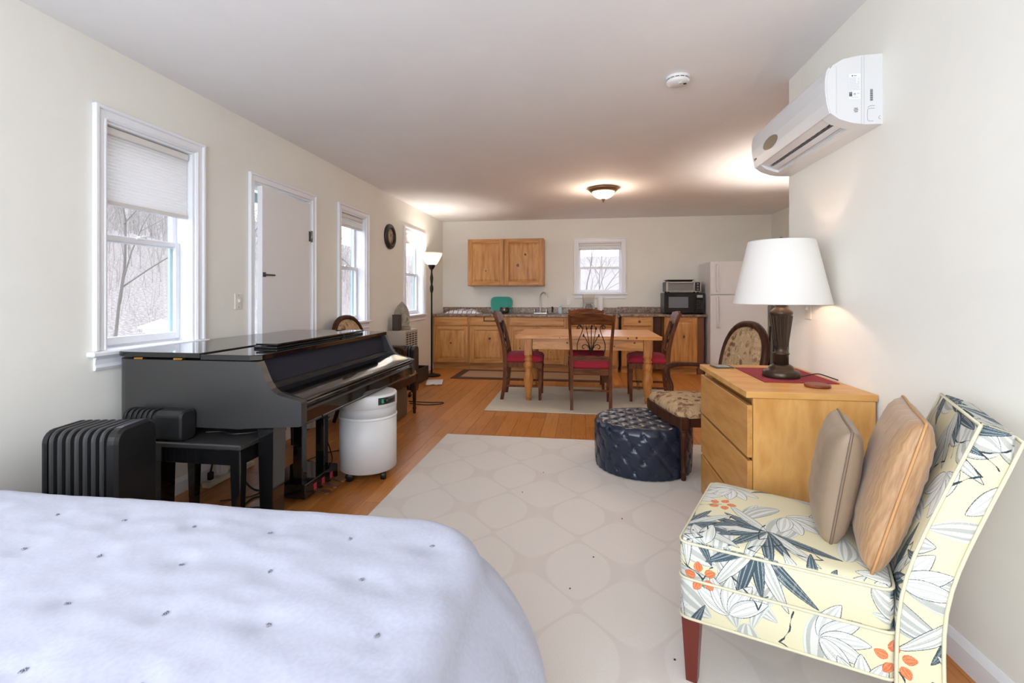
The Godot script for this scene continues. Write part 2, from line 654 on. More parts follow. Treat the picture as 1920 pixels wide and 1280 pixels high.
# Double-hung window. Local x along the wall, z into the room; w is the outer width of the casing, y0 the sill, y1 the casing's top.
func window_unit(called: String, at: Vector3, turn: float, w: float, y0: float, y1: float, drop: float) -> void:
	var n := setting(called, at, turn)
	var c := 0.068
	var hw := w / 2
	var top := y1 - c
	var ow := hw - c
	# casing: stepped profile boards
	for s in [-1.0, 1.0]:
		var b := mb()
		b.box(Vector3(s * (hw - c / 2), (y0 + y1) / 2, 0.008), Vector3(c, y1 - y0, 0.016), 0.003)
		b.box(Vector3(s * (hw - 0.010), (y0 + y1) / 2, 0.0135), Vector3(0.0225, y1 - y0 - 0.001, 0.027), 0.005)
		b.box(Vector3(s * (hw - c + 0.012), (y0 + top) / 2 + 0.004, 0.01), Vector3(0.012, top - y0 + 0.008, 0.02), 0.004)
		part("casing", b, M.trim, n)
	var h := mb()
	h.box(Vector3(0, y1 - c / 2, 0.008), Vector3(w - 0.002, c, 0.0158), 0.003)
	h.box(Vector3(0, y1 - 0.009, 0.013), Vector3(w + 0.004, 0.022, 0.0285), 0.005)
	h.box(Vector3(0, top + 0.012, 0.01), Vector3(w - 2 * c + 0.012, 0.012, 0.02), 0.004)
	part("head_casing", h, M.trim, n)
	part("stool", mb().box(Vector3(0, y0 - 0.014, -0.03), Vector3(w + 0.05, 0.028, 0.14), 0.007), M.trim, n)
	var ap := PackedVector2Array([Vector2(0, 0), Vector2(0.010, 0), Vector2(0.018, 0.015), Vector2(0.010, 0.03), Vector2(0.014, 0.055), Vector2(0.024, 0.07), Vector2(0, 0.07)])
	part("apron", mb().prism(ap, -hw + 0.008, hw - 0.008, Transform3D(Basis(Vector3(0, 0, 1), Vector3(0, 1, 0), Vector3(1, 0, 0)), Vector3(0, y0 - 0.098, 0))), M.trim, n)
	# jamb lining
	for s in [-1.0, 1.0]:
		part("jamb", mb().box(Vector3(s * (ow - 0.006), (y0 + top) / 2, -TH / 2), Vector3(0.012, top - y0, TH)), M.trim, n)
	part("head_jamb", mb().box(Vector3(0, top - 0.006, -TH / 2), Vector3(2 * ow - 0.024, 0.012, TH)), M.trim, n)
	part("sill", mb().box(Vector3(0, y0 + 0.006, -TH / 2 - 0.05), Vector3(2 * ow - 0.024, 0.012, TH - 0.1)), M.trim, n)
	# outer frame of pale blue-grey
	var iw := ow - 0.012
	var e := mb()
	for s in [-1.0, 1.0]: e.box(Vector3(s * (iw - 0.012), (y0 + top) / 2, -0.147), Vector3(0.024, top - y0 - 0.03, 0.016))
	part("outer_frame", e, M.teal_frame, n)
	var my := (y0 + 0.012 + top - 0.012) / 2
	var i := 0
	for sash in [[my - 0.018, top - 0.012, -0.124], [y0 + 0.012, my + 0.02, -0.1]]:
		var s2 := mb()
		var f := 0.034
		var ya: float = sash[0]
		var yb: float = sash[1]
		var z: float = sash[2]
		for s in [-1.0, 1.0]: s2.box(Vector3(s * (iw - f / 2), (ya + yb) / 2, z), Vector3(f, yb - ya, 0.022), 0.003)
		s2.box(Vector3(0, yb - 0.015, z), Vector3(2 * iw - 2 * f, 0.03, 0.022), 0.003)
		s2.box(Vector3(0, ya + (0.022 if i == 1 else 0.015), z), Vector3(2 * iw - 2 * f, 0.044 if i == 1 else 0.03, 0.022), 0.003)
		if i == 1: s2.box(Vector3(0, yb - 0.006, z + 0.013), Vector3(0.06, 0.012, 0.012), 0.003)
		var so := part("upper_sash" if i == 0 else "lower_sash", s2, M.trim, n)
		part("pane", mb().box(Vector3(0, (ya + yb) / 2 + (0.007 if i == 1 else 0.0), z), Vector3(2 * iw - 2 * f, yb - ya - (0.074 if i == 1 else 0.06), 0.004)), M.glass, so)
		if i == 1: part("lock", mb().box(Vector3(0.02, yb + 0.006, z), Vector3(0.05, 0.012, 0.018), 0.003).tube([Vector3(0.02, yb + 0.014, z), Vector3(0.05, yb + 0.016, z + 0.012)], 0.004, 6), M.white, so)
		i += 1
	# cellular shade: headrail, folded fabric, bottom rail
	var bl := part("headrail", mb().box(Vector3(0, top - 0.036, -0.045), Vector3(2 * iw - 0.01, 0.04, 0.05), 0.004), M.blind_rail, n)
	var y := top - 0.056
	var pts := PackedVector2Array()
	var back := PackedVector2Array()
	var cells := int(drop / 0.0185) + 1
	var ch := drop / cells
	for k in cells:
		pts.append(Vector2(0.0, y - k * ch)); pts.append(Vector2(0.005, y - (k + 0.5) * ch))
		back.append(Vector2(-0.018, y - k * ch)); back.append(Vector2(-0.022, y - (k + 0.5) * ch))
	pts.append(Vector2(0.0, y - drop)); back.append(Vector2(-0.018, y - drop))
	back.reverse()
	pts.append_array(back)
	part("shade_fabric", mb().prism(pts, -iw + 0.006, iw - 0.006, Transform3D(Basis(Vector3(0, 0, 1), Vector3(0, 1, 0), Vector3(1, 0, 0)), Vector3(0, 0, -0.036))), M.blind, n)
	part("bottom_rail", mb().box(Vector3(0, y - drop - 0.011, -0.045), Vector3(2 * iw - 0.012, 0.022, 0.036), 0.004), M.blind_rail, n)


func build_door() -> void:
	# flush door in the left wall, a hand's width ajar
	var n := setting("door_1", V(WL, 0, 3.6185), PI / 2)
	var hw := 0.4405
	var y1 := 2.122
	var c := 0.055
	for s in [-1.0, 1.0]:
		part("casing", mb().box(Vector3(s * (hw - c / 2), y1 / 2, 0.008), Vector3(c, y1, 0.016), 0.003).box(Vector3(s * (hw - 0.008), y1 / 2, 0.0125), Vector3(0.018, y1 - 0.001, 0.025), 0.004), M.trim, n)
		part("jamb", mb().box(Vector3(s * (hw - c - 0.008), (y1 - c) / 2, -TH / 2), Vector3(0.016, y1 - c, TH)), M.trim, n)
	part("head_casing", mb().box(Vector3(0, y1 - c / 2, 0.008), Vector3(2 * hw - 0.002, c, 0.0158), 0.003).box(Vector3(0, y1 - 0.0075, 0.0125), Vector3(2 * hw + 0.004, 0.018, 0.0265), 0.004), M.trim, n)
	part("head_jamb", mb().box(Vector3(0, y1 - c - 0.008, -TH / 2), Vector3(2 * hw - 2 * c - 0.032, 0.016, TH)), M.trim, n)
	# slab, hinged at the far side
	var w := 2 * hw - 2 * c - 0.038
	var slab := part("slab", mb().box(Vector3(-w / 2, 1.022, -0.02), Vector3(w, 2.02, 0.04), 0.002), M.doorpaint, n, Vector3(hw - c - 0.018, 0, 0.0), Vector3(0, deg_to_rad(4.6), 0))
	for y in [0.25, 1.74]:
		part("hinge", mb().lathe([[0.0, -0.05], [0.008, -0.05], [0.008, 0.05], [0.0, 0.05]], Vector3(0.006, y, 0.012), 10).box(Vector3(-0.014, y, 0.001), Vector3(0.03, 0.09, 0.003)), M.hinge, slab)
	part("swing_bar_guard", mb().box(Vector3(-w + 0.08, 1.365, 0.008), Vector3(0.15, 0.012, 0.014), 0.003).box(Vector3(-w + 0.02, 1.365, 0.005), Vector3(0.03, 0.035, 0.01), 0.002), mat(rgb(84, 80, 76), 0.35, 1.0), slab)
	# storm door beyond it: frame and glass
	var sd := mb()
	for s in [-1.0, 1.0]: sd.box(Vector3(s * 0.33, 1.02, -0.15), Vector3(0.075, 2.02, 0.02), 0.003)
	sd.box(Vector3(0, 1.99, -0.15), Vector3(0.585, 0.08, 0.02), 0.003)
	sd.box(Vector3(0, 0.2, -0.15), Vector3(0.585, 0.38, 0.02), 0.003)
	var st := part("storm_door", sd, M.teal_frame, n)
	part("pane", mb().box(Vector3(0, 1.17, -0.15), Vector3(0.585, 1.56, 0.004)), M.glass, st)


func build_outside() -> void:
	# hillside of winter woods that rises beyond the left and the kitchen walls
	var hn := FastNoiseLite.new()
	hn.seed = 4
	hn.frequency = 0.05
	var rows: Array = []
	for i in 61:
		var r: Array = []
		for k in 61:
			var x := lerpf(-75.0, 40.0, i / 60.0)
			var z := lerpf(25.0, -95.0, k / 60.0)
			r.append(Vector3(x, ground_y(x, z, hn), z))
		rows.append(r)
	var t := mb().loft(rows, false, false, true)
	var hill_tex := ramp_tex(512, 512, 0.02, 6, 101, [[0.0, rgb(88, 79, 75)], [0.35, rgb(112, 102, 97)], [0.6, rgb(126, 116, 110)], [0.8, rgb(150, 141, 134)], [1.0, rgb(104, 95, 90)]])
	var hm := tri_mat(hill_tex, 0.35, 0.95)
	hm.uv1_scale = Vector3(0.9, 0.25, 0.9)
	var ground := struct("ground_hillside", t, hm)
	# bare trees
	var bark := [mat(rgb(92, 83, 78), 0.95), mat(rgb(112, 104, 98), 0.95), mat(rgb(134, 127, 122), 0.95)]
	var spots := [[-6.2, -3.4], [-7.5, -6.6], [-10.2, -5.0], [-8.0, -9.6], [-11.0, -7.6], [-9.0, -13.0], [-13.5, -9.5], [-12.5, -14.5], [-15.0, -19.0], [-10.5, -21.0],
		[-17.0, -12.0], [-18.0, -25.0], [-3.2, -15.5], [-0.2, -17.5], [4.2, -15.0], [-0.6, -20.5], [2.6, -22.0], [4.6, -19.0], [-4.0, -23.0], [1.0, -27.0]]
	var words := ["nearest bare tree outside the big left window", "slim bare tree", "crooked bare tree", "pale bare tree", "dark bare tree", "forked bare tree", "tall bare tree"]
	var i2 := 0
	for s in spots:
		var b := mb()
		var base := Vector3(s[0], ground_y(s[0], s[1], hn) - 0.1, s[1])
		branch(b, Vector3.ZERO, Vector3(rng.randf_range(-0.12, 0.12), 1, rng.randf_range(-0.12, 0.12)).normalized(), rng.randf_range(1.3, 1.9), rng.randf_range(0.024, 0.04), 5)
		var o := part("bare_tree", b, bark[i2 % 3], self, base)
		var side := "left windows" if s[0] < -5.0 else "kitchen window"
		tag(o, "leafless winter tree with fine grey twigs on the hillside beyond the " + side, "tree", "bare trees beyond the " + side)
		i2 += 1
	# brushwood: thin far trunks and saplings that nobody could count
	var bw := mb()
	for k in 2600:
		var left := true
		var bx := -8.5 - 30.0 * pow(rng.randf(), 1.4) if left else rng.randf_range(-14.0, 16.0)
		var bz := -rng.randf_range(-2.0, 46.0) if left else -rng.randf_range(24.0, 50.0)
		var p0 := Vector3(bx, ground_y(bx, bz, hn) - 0.1, bz)
		var far := clampf((-bx - 8.0) / 20.0, 0.12, 1.0)
		var hh := rng.randf_range(1.5, 5.0) * (0.35 + 0.65 * far)
		var ln := Vector3(rng.randf_range(-0.18, 0.18), 1, rng.randf_range(-0.18, 0.18))
		bw.tube([p0, p0 + ln * hh * 0.5, p0 + ln * hh + Vector3(rng.randf_range(-0.4, 0.4), 0, rng.randf_range(-0.4, 0.4))], [0.045 * far, 0.03 * far, 0.012 * far], 3)
		for j in 4:
			var q0 := p0 + ln * hh * rng.randf_range(0.3, 0.8)
			bw.tube([q0, q0 + Vector3(rng.randf_range(-1, 1), rng.randf_range(0.3, 1.0), rng.randf_range(-1, 1)) * hh * 0.28], [0.018 * far, 0.008 * far], 3)
	var bo := part("brushwood", bw, mat(rgb(146, 137, 131), 0.95), ground)
	bo.set_meta("kind", "stuff")
	# porch railing post with a pyramid cap
	var pn := thing("porch_post", "white square porch post with a pyramid cap outside the near left window", "post", V(-3.02, -0.15, 3.03))
	part("shaft", mb().box(Vector3(0, 0.55, 0), Vector3(0.13, 1.1, 0.13), 0.004), M.trim, pn)
	var cap := mb().box(Vector3(0, 1.105, 0), Vector3(0.155, 0.03, 0.155), 0.004)
	cap.loft([[Vector3(-0.095, 1.12, -0.095), Vector3(0.095, 1.12, -0.095), Vector3(0.095, 1.12, 0.095), Vector3(-0.095, 1.12, 0.095)], [Vector3(-0.095, 1.135, -0.095), Vector3(0.095, 1.135, -0.095), Vector3(0.095, 1.135, 0.095), Vector3(-0.095, 1.135, 0.095)], [Vector3(-0.004, 1.185, -0.004), Vector3(0.004, 1.185, -0.004), Vector3(0.004, 1.185, 0.004), Vector3(-0.004, 1.185, 0.004)]], true, true, false)
	part("cap", cap, M.trim, pn)


func ground_y(x: float, z: float, hn: FastNoiseLite) -> float:
	var out := maxf(maxf(0.0, -x - 7.0), maxf(0.0, -z - 20.0) * 0.45)
	return -0.15 + out * 0.27 + hn.get_noise_2d(x, z) * minf(out * 0.06, 1.4)


func branch(b: MB, a: Vector3, dir: Vector3, length: float, rad: float, depth: int) -> void:
	var pts: Array = [a]
	var d := dir
	for k in 3:
		d = (d + Vector3(rng.randf_range(-1, 1), rng.randf_range(-0.5, 0.8), rng.randf_range(-1, 1)) * 0.16).normalized()
		pts.append(pts[-1] + d * length / 3.0)
	b.tube(pts, [rad, rad * 0.88, rad * 0.76, rad * 0.62], 5 if depth > 2 else 3)
	if depth == 0: return
	var n := 3 if depth > 1 else 2
	for k in n:
		var from: Vector3 = pts[3] if k == 0 else pts[1].lerp(pts[3], rng.randf_range(0.2, 1.0))
		var nd := (d + Vector3(rng.randf_range(-1, 1), rng.randf_range(-0.25, 0.7), rng.randf_range(-1, 1)).normalized() * (0.35 if k == 0 else 0.95)).normalized()
		branch(b, from, nd, length * rng.randf_range(0.62, 0.86), rad * (0.66 if k == 0 else 0.48), depth - 1)


# ---------------------------------------------------------------- ceiling lamp, smoke alarm, wall air conditioner
func build_ceiling_fixtures() -> void:
	var n := thing("ceiling_light", "flush ceiling lamp with bronze rim, frosted glass bowl and finial", "ceiling light", V(0.25, CE, 5.83))
	part("rim", mb().lathe([[0.0, 0.0], [0.172, 0.0], [0.178, -0.012], [0.172, -0.022], [0.158, -0.036], [0.15, -0.046], [0.138, -0.05], [0.132, -0.046], [0.0, -0.044]], Vector3.ZERO, 36), mat(rgb(150, 122, 100), 0.3, 0.85), n)
	var prof: Array = []
	for k in 9:
		var a := PI / 2 * k / 8.0
		prof.append([maxf(0.132 * cos(a), 0.0), -0.047 - 0.085 * sin(a)])
	var bowl := part("glass_bowl_light", mb().lathe(prof, Vector3.ZERO, 32), M.glow, n)
	part("finial", mb().lathe([[0.0, -0.128], [0.024, -0.130], [0.026, -0.138], [0.012, -0.146], [0.014, -0.156], [0.006, -0.164], [0.007, -0.172], [0.0, -0.178]], Vector3.ZERO, 14), mat(rgb(150, 122, 100), 0.3, 0.85), n)
	bulb("ceiling_bulb", n, Vector3(0, -0.09, 0), 0.45, 0.09, Color(1.0, 0.9, 0.8))

	n = thing("smoke_alarm", "round white smoke alarm on the ceiling", "smoke alarm", V(0.56, CE, 2.93))
	part("base", mb().lathe([[0.0, 0.0], [0.068, 0.0], [0.07, -0.006], [0.069, -0.014], [0.0, -0.014]], Vector3.ZERO, 36), M.white, n)
	part("cover", mb().lathe([[0.0, -0.014], [0.063, -0.014], [0.063, -0.02], [0.067, -0.02], [0.066, -0.03], [0.058, -0.038], [0.0, -0.04]], Vector3.ZERO, 36), M.white, n)
	var sl := mb()
	for k in 14:
		var a := TAU * k / 14.0
		sl.box(Vector3(0.0640 * cos(a), -0.0172, 0.0640 * sin(a)), Vector3(0.003, 0.003, 0.02), 0.0, Basis(Vector3.UP, -a))
	part("vent_slot", sl, M.slot, n).set_meta("kind", "stuff")
	part("test_button", mb().lathe([[0.0, -0.039], [0.014, -0.039], [0.013, -0.043], [0.0, -0.044]], Vector3(0.012, 0, 0.02), 16), M.plate, n)
	part("sounder_grille", mb().lathe([[0.0, -0.038], [0.010, -0.038], [0.010, -0.0395], [0.0, -0.0396]], Vector3(0.04, 0, 0.0), 12), M.slot, n)

	build_air_conditioner()


func build_air_conditioner() -> void:
	var shell_white := mat(rgb(222, 223, 224), 0.35)
	var n := thing("air_conditioner", "white split air conditioner mounted high on the right wall", "air conditioner", V(WR, 0, 2.17))
	# outline seen from the near end: x from the wall, y height; pushed along the wall by 0.88
	var along := Transform3D(Basis(Vector3(1, 0, 0), Vector3(0, 1, 0), Vector3(0, 0, 1)), Vector3.ZERO)
	var bot: Array = [Vector2(0, 1.919), Vector2(-0.07, 1.921), Vector2(-0.115, 1.929), Vector2(-0.165, 1.948), Vector2(-0.198, 1.974)]
	var front: Array = [Vector2(-0.207, 2.02), Vector2(-0.212, 2.07), Vector2(-0.212, 2.115), Vector2(-0.206, 2.15), Vector2(-0.19, 2.175), Vector2(-0.15, 2.198), Vector2(-0.09, 2.208), Vector2(0, 2.211)]
	var full := PackedVector2Array(bot + front)
	var notch := PackedVector2Array([Vector2(0, 1.919), Vector2(-0.07, 1.921), Vector2(-0.098, 1.925), Vector2(-0.10, 1.985), Vector2(-0.15, 2.015), Vector2(-0.19, 2.0), Vector2(-0.2, 1.985)] + front)
	var b := mb()
	b.prism(full, -0.07, 0.0, along, 0.0)
	b.prism(notch, -0.80, -0.07, along)
	b.prism(full, -0.88, -0.80, along, 0.0)
	part("body", b, shell_white, n)
	# front panel, a shell proud of the body
	var outer: Array = [Vector2(-0.2015, 1.972), Vector2(-0.213, 2.02), Vector2(-0.219, 2.07), Vector2(-0.219, 2.115), Vector2(-0.213, 2.153), Vector2(-0.203, 2.170)]
	var shell := PackedVector2Array(outer + [Vector2(-0.198, 2.163), Vector2(-0.206, 2.14), Vector2(-0.210, 2.1), Vector2(-0.206, 2.03), Vector2(-0.197, 1.978)])
	part("front_panel", mb().prism(shell, -0.877, -0.003, along, 0.0), shell_white, n)
	# air outlet
	part("outlet_lining", mb().prism(PackedVector2Array([Vector2(-0.101, 1.94), Vector2(-0.101, 1.986), Vector2(-0.15, 2.0148), Vector2(-0.189, 2.0), Vector2(-0.185, 1.995), Vector2(-0.15, 2.008), Vector2(-0.108, 1.98), Vector2(-0.108, 1.94)]), -0.799, -0.071, along), shell_white, n)
	for q in [[-0.186, 1.966, 0.045, 22.0], [-0.137, 1.944, 0.03, 24.0]]:
		part("louver", mb().box(Vector3(q[0] + 0.012, q[1] + 0.004, -0.435), Vector3(q[2], 0.005, 0.722), 0.002, Basis(Vector3.BACK, deg_to_rad(-q[3]))), shell_white, n)
	for k in 14:
		part("vane", mb().box(Vector3(-0.145, 1.982, -0.1 - 0.0515 * k), Vector3(0.035, 0.03, 0.003), 0.0, Basis(Vector3.BACK, deg_to_rad(-25.0))), mat(rgb(150, 142, 136), 0.6) if k == 0 else n.get_node("vane").material_override, n)
	# badge and small mark on the front panel
	var ov := PackedVector2Array()
	for k in 28: ov.append(Vector2(0.098 * cos(TAU * k / 28), 0.03 * sin(TAU * k / 28)))
	var face := Basis(Vector3(0, 0, 1), Vector3(-0.12, 0.993, 0).normalized(), Vector3(-0.993, -0.12, 0).normalized())
	part("oval_badge", mb().prism(ov, 0, 0.0025, Transform3D(face, Vector3(-0.2158, 2.043, -0.60))), mat(rgb(124, 114, 88), 0.35), n)
	var lg := mb()
	lg.prism(rect_poly(-0.004, -0.008, 0.004, 0.008), 0, 0.001, Transform3D(face, Vector3(-0.2128, 2.016, -0.845)))
	lg.prism(rect_poly(-0.009, -0.004, 0.009, 0.004), 0, 0.001, Transform3D(face, Vector3(-0.2128, 2.016, -0.823)))
	part("small_mark", lg, M.slot, n).set_meta("kind", "stuff")
	# near end: seam lines, rating label, bar code, three dashes, pipe knock-out
	var s := mb()
	s.box(Vector3(-0.08, 2.064, 0.0006), Vector3(0.0016, 0.28, 0.0012))
	s.box(Vector3(-0.07, 2.064, 0.0006), Vector3(0.0016, 0.284, 0.0012))
	s.box(Vector3(-0.176, 2.07, 0.0006), Vector3(0.0014, 0.2, 0.0012))
	part("end_seam", s, mat(rgb(204, 204, 206), 0.5), n).set_meta("kind", "stuff")
	var im := Image.create(96, 192, false, Image.FORMAT_RGB8)
	im.fill(rgb(236, 238, 242))
	var r2 := RandomNumberGenerator.new()
	r2.seed = 9
	for k in 20:
		var yy := 28 + k * 5
		var xx := 4
		while xx < (58 if k < 9 else 86):
			var w2 := r2.randi_range(3, 9)
			im.fill_rect(Rect2i(xx, yy, w2, 2), rgb(176, 178, 186))
			xx += w2 + 2
		if k < 9 and k % 2 == 0: im.fill_rect(Rect2i(72, yy, 14, 2), rgb(150, 150, 158))
	im.fill_rect(Rect2i(24, 10, 10, 9), rgb(70, 74, 82))
	im.fill_rect(Rect2i(40, 12, 24, 5), rgb(120, 122, 130))
	im.fill_rect(Rect2i(4, 136, 24, 34), rgb(96, 98, 104))
	im.fill_rect(Rect2i(8, 140, 16, 8), rgb(150, 152, 158))
	for k in 12:
		var a := TAU * k / 12.0
		im.fill_rect(Rect2i(int(46 + 8 * cos(a)), int(152 + 8 * sin(a)), 4, 4), rgb(150, 152, 158))
	im.fill_rect(Rect2i(40, 150, 14, 4), rgb(130, 132, 140))
	im.fill_rect(Rect2i(66, 144, 20, 10), rgb(206, 208, 214))
	im.fill_rect(Rect2i(20, 176, 60, 3), rgb(170, 172, 180))
	var lm := mat(Color.WHITE, 0.5)
	lm.albedo_texture = ImageTexture.create_from_image(im)
	var lb := mb()
	lb.quad(Vector3(-0.129, 2.027, 0.0012), Vector3(-0.083, 2.027, 0.0012), Vector3(-0.083, 2.133, 0.0012), Vector3(-0.129, 2.133, 0.0012), Vector2(0, 1), Vector2(1, 1), Vector2(1, 0), Vector2(0, 0))
	lb.quad(Vector3(-0.129, 2.133, 0.0), Vector3(-0.083, 2.133, 0.0), Vector3(-0.083, 2.133, 0.0012), Vector3(-0.129, 2.133, 0.0012))
	lb.fin()
	part("rating_label", lb, lm, n)
	var bc := mb()
	for k in 16: bc.box(Vector3(-0.042, 2.018 + k * 0.0031, 0.0006), Vector3(0.010, [0.0011, 0.002, 0.0008][k % 3], 0.0012))
	part("bar_code", bc, M.slot, n).set_meta("kind", "stuff")
	var ds := mb()
	for k in 3: ds.box(Vector3(-0.101, 1.975 + k * 0.007, 0.0006), Vector3(0.013 if k != 1 else 0.017, 0.0026, 0.0012))
	part("dash_mark", ds, mat(rgb(96, 60, 66), 0.6), n).set_meta("kind", "stuff")
	var kn := mb()
	kn.tube(curve([Vector3(-0.03, 1.986, 0), Vector3(-0.052, 1.985, 0), Vector3(-0.057, 1.975, 0), Vector3(-0.057, 1.945, 0), Vector3(-0.052, 1.934, 0), Vector3(-0.035, 1.933, 0)], 4), 0.0009, 4)
	kn.tube(curve([Vector3(-0.03, 1.997, 0), Vector3(-0.048, 1.996, 0), Vector3(-0.056, 1.989, 0)], 4), 0.0009, 4)
	kn.tube(curve([Vector3(-0.008, 1.954, 0), Vector3(-0.014, 1.95, 0), Vector3(-0.014, 1.943, 0), Vector3(-0.008, 1.94, 0)], 4), 0.0009, 4)
	part("pipe_knockout", kn, mat(rgb(150, 152, 156), 0.5), n).set_meta("kind", "stuff")


# ---------------------------------------------------------------- kitchen
# Board picture with grain along v and knots given as [u, v, radius].
func board_tex(sd: int, knots: Array, stops: Array, w := 160, h := 256) -> ImageTexture:
	var nn := FastNoiseLite.new()
	nn.seed = sd
	nn.frequency = 0.02
	nn.fractal_octaves = 4
	var gr := Gradient.new()
	gr.offsets = PackedFloat32Array(stops.map(func(s): return s[0]))
	gr.colors = PackedColorArray(stops.map(func(s): return s[1]))
	var im := Image.create(w, h, false, Image.FORMAT_RGB8)
	var strips := [0.0, 0.08, -0.07, 0.05, -0.04, 0.1, -0.02]
	for y in h:
		for x in w:
			var px := float(x)
			var dark := 0.0
			for k in knots:
				var dx: float = x - k[0] * w
				var dy: float = y - k[1] * h
				var dist := sqrt(dx * dx + dy * dy * 0.25)
				px += dx * 0.9 * exp(-dist * dist / (k[2] * k[2] * 6.0)) * (-1.0)
				dark = maxf(dark, 1.0 - smoothstep(k[2] * 0.5, k[2] * 1.0, sqrt(dx * dx + dy * dy * 0.45) + nn.get_noise_2d(x * 6.0, y * 6.0) * 2.0))
			var v: float = 0.5 + 0.6 * nn.get_noise_2d(px * 2.0, y * 0.2) + 0.2 * nn.get_noise_2d(px * 14.0, y * 0.6) + strips[int(x * 5.0 / w + sd) % 7]
			im.set_pixel(x, y, gr.sample(clampf(v, 0, 1)).lerp(rgb(58, 32, 18), dark * 0.85))
	return ImageTexture.create_from_image(im)


# A raised-panel cabinet door in local x (0..w), y (0..h), its back at z = 0.
func cab_door(parent: Node, at: Vector3, w: float, h: float, panel_mat: Material, called := "door") -> void:
	var f := 0.062
	var d := part(called, mb().box(Vector3(w / 2, h / 2, 0.004), Vector3(w - 0.004, h - 0.004, 0.007)), M.hick_v, parent, at)
	for s in [0, 1]:
		part("stile", mb().box(Vector3(f / 2 if s == 0 else w - f / 2, h / 2, 0.01), Vector3(f, h, 0.02), 0.003), M.hick_v, d)
		part("rail", mb().box(Vector3(w / 2, f / 2 if s == 0 else h - f / 2, 0.0098), Vector3(w - 2 * f, f, 0.0196), 0.003), M.hick_h, d)
	# raised panel: a flat field with sloped margins
	var x0 := f; var x1 := w - f; var y0 := f; var y1 := h - f
	var m := 0.035
	var p := mb()
	var L0 := [Vector3(x0, y0, 0.008), Vector3(x1, y0, 0.008), Vector3(x1, y1, 0.008), Vector3(x0, y1, 0.008)]
	var L1 := [Vector3(x0 + m, y0 + m, 0.0165), Vector3(x1 - m, y0 + m, 0.0165), Vector3(x1 - m, y1 - m, 0.0165), Vector3(x0 + m, y1 - m, 0.0165)]
	var uvf := func(v: Vector3) -> Vector2: return Vector2((v.x - x0) / (x1 - x0), 1.0 - (v.y - y0) / (y1 - y0))
	p.quad(L1[0], L1[1], L1[2], L1[3], uvf.call(L1[0]), uvf.call(L1[1]), uvf.call(L1[2]), uvf.call(L1[3]))
	for k in 4:
		var k2 := (k + 1) % 4
		p.quad(L0[k], L0[k2], L1[k2], L1[k], uvf.call(L0[k]), uvf.call(L0[k2]), uvf.call(L1[k2]), uvf.call(L1[k]))
	p.fin()
	part("panel", p, panel_mat, d)


func slab_front(parent: Node, called: String, at: Vector3, w: float, h: float, m: Material) -> MeshInstance3D:
	var b := mb()
	b.loft([[Vector3(0, 0, 0), Vector3(w, 0, 0), Vector3(w, h, 0), Vector3(0, h, 0)], [Vector3(0, 0, 0.012), Vector3(w, 0, 0.012), Vector3(w, h, 0.012), Vector3(0, h, 0.012)], [Vector3(0.014, 0.014, 0.02), Vector3(w - 0.014, 0.014, 0.02), Vector3(w - 0.014, h - 0.014, 0.02), Vector3(0.014, h - 0.014, 0.02)]], true, true, false)
	return part(called, b, m, parent, at)


func base_cabinet(x0: float, x1: float, top: float, fronts: Array, label: String) -> Node3D:
	var n := thing("base_cabinet", label, "cabinet", V(x0, 0, 7.53), 0.0, "wooden base cabinets")
	var w := x1 - x0
	part("carcass", mb().box(Vector3(w / 2, (top + 0.1) / 2, -0.292), Vector3(w - 0.002, top - 0.1, 0.57), 0.001), M.hick_v, n)
	part("toe_kick", mb().box(Vector3(w / 2, 0.05, -0.31), Vector3(w - 0.002, 0.1, 0.5)), M.hick_h, n)
	for f in fronts:
		if f[0] == "door": cab_door(n, Vector3(f[1], f[2], -0.006), f[3], f[4], f[5])
		else: slab_front(n, "drawer", Vector3(f[1], f[2], -0.006), f[3], f[4], f[5])
	return n


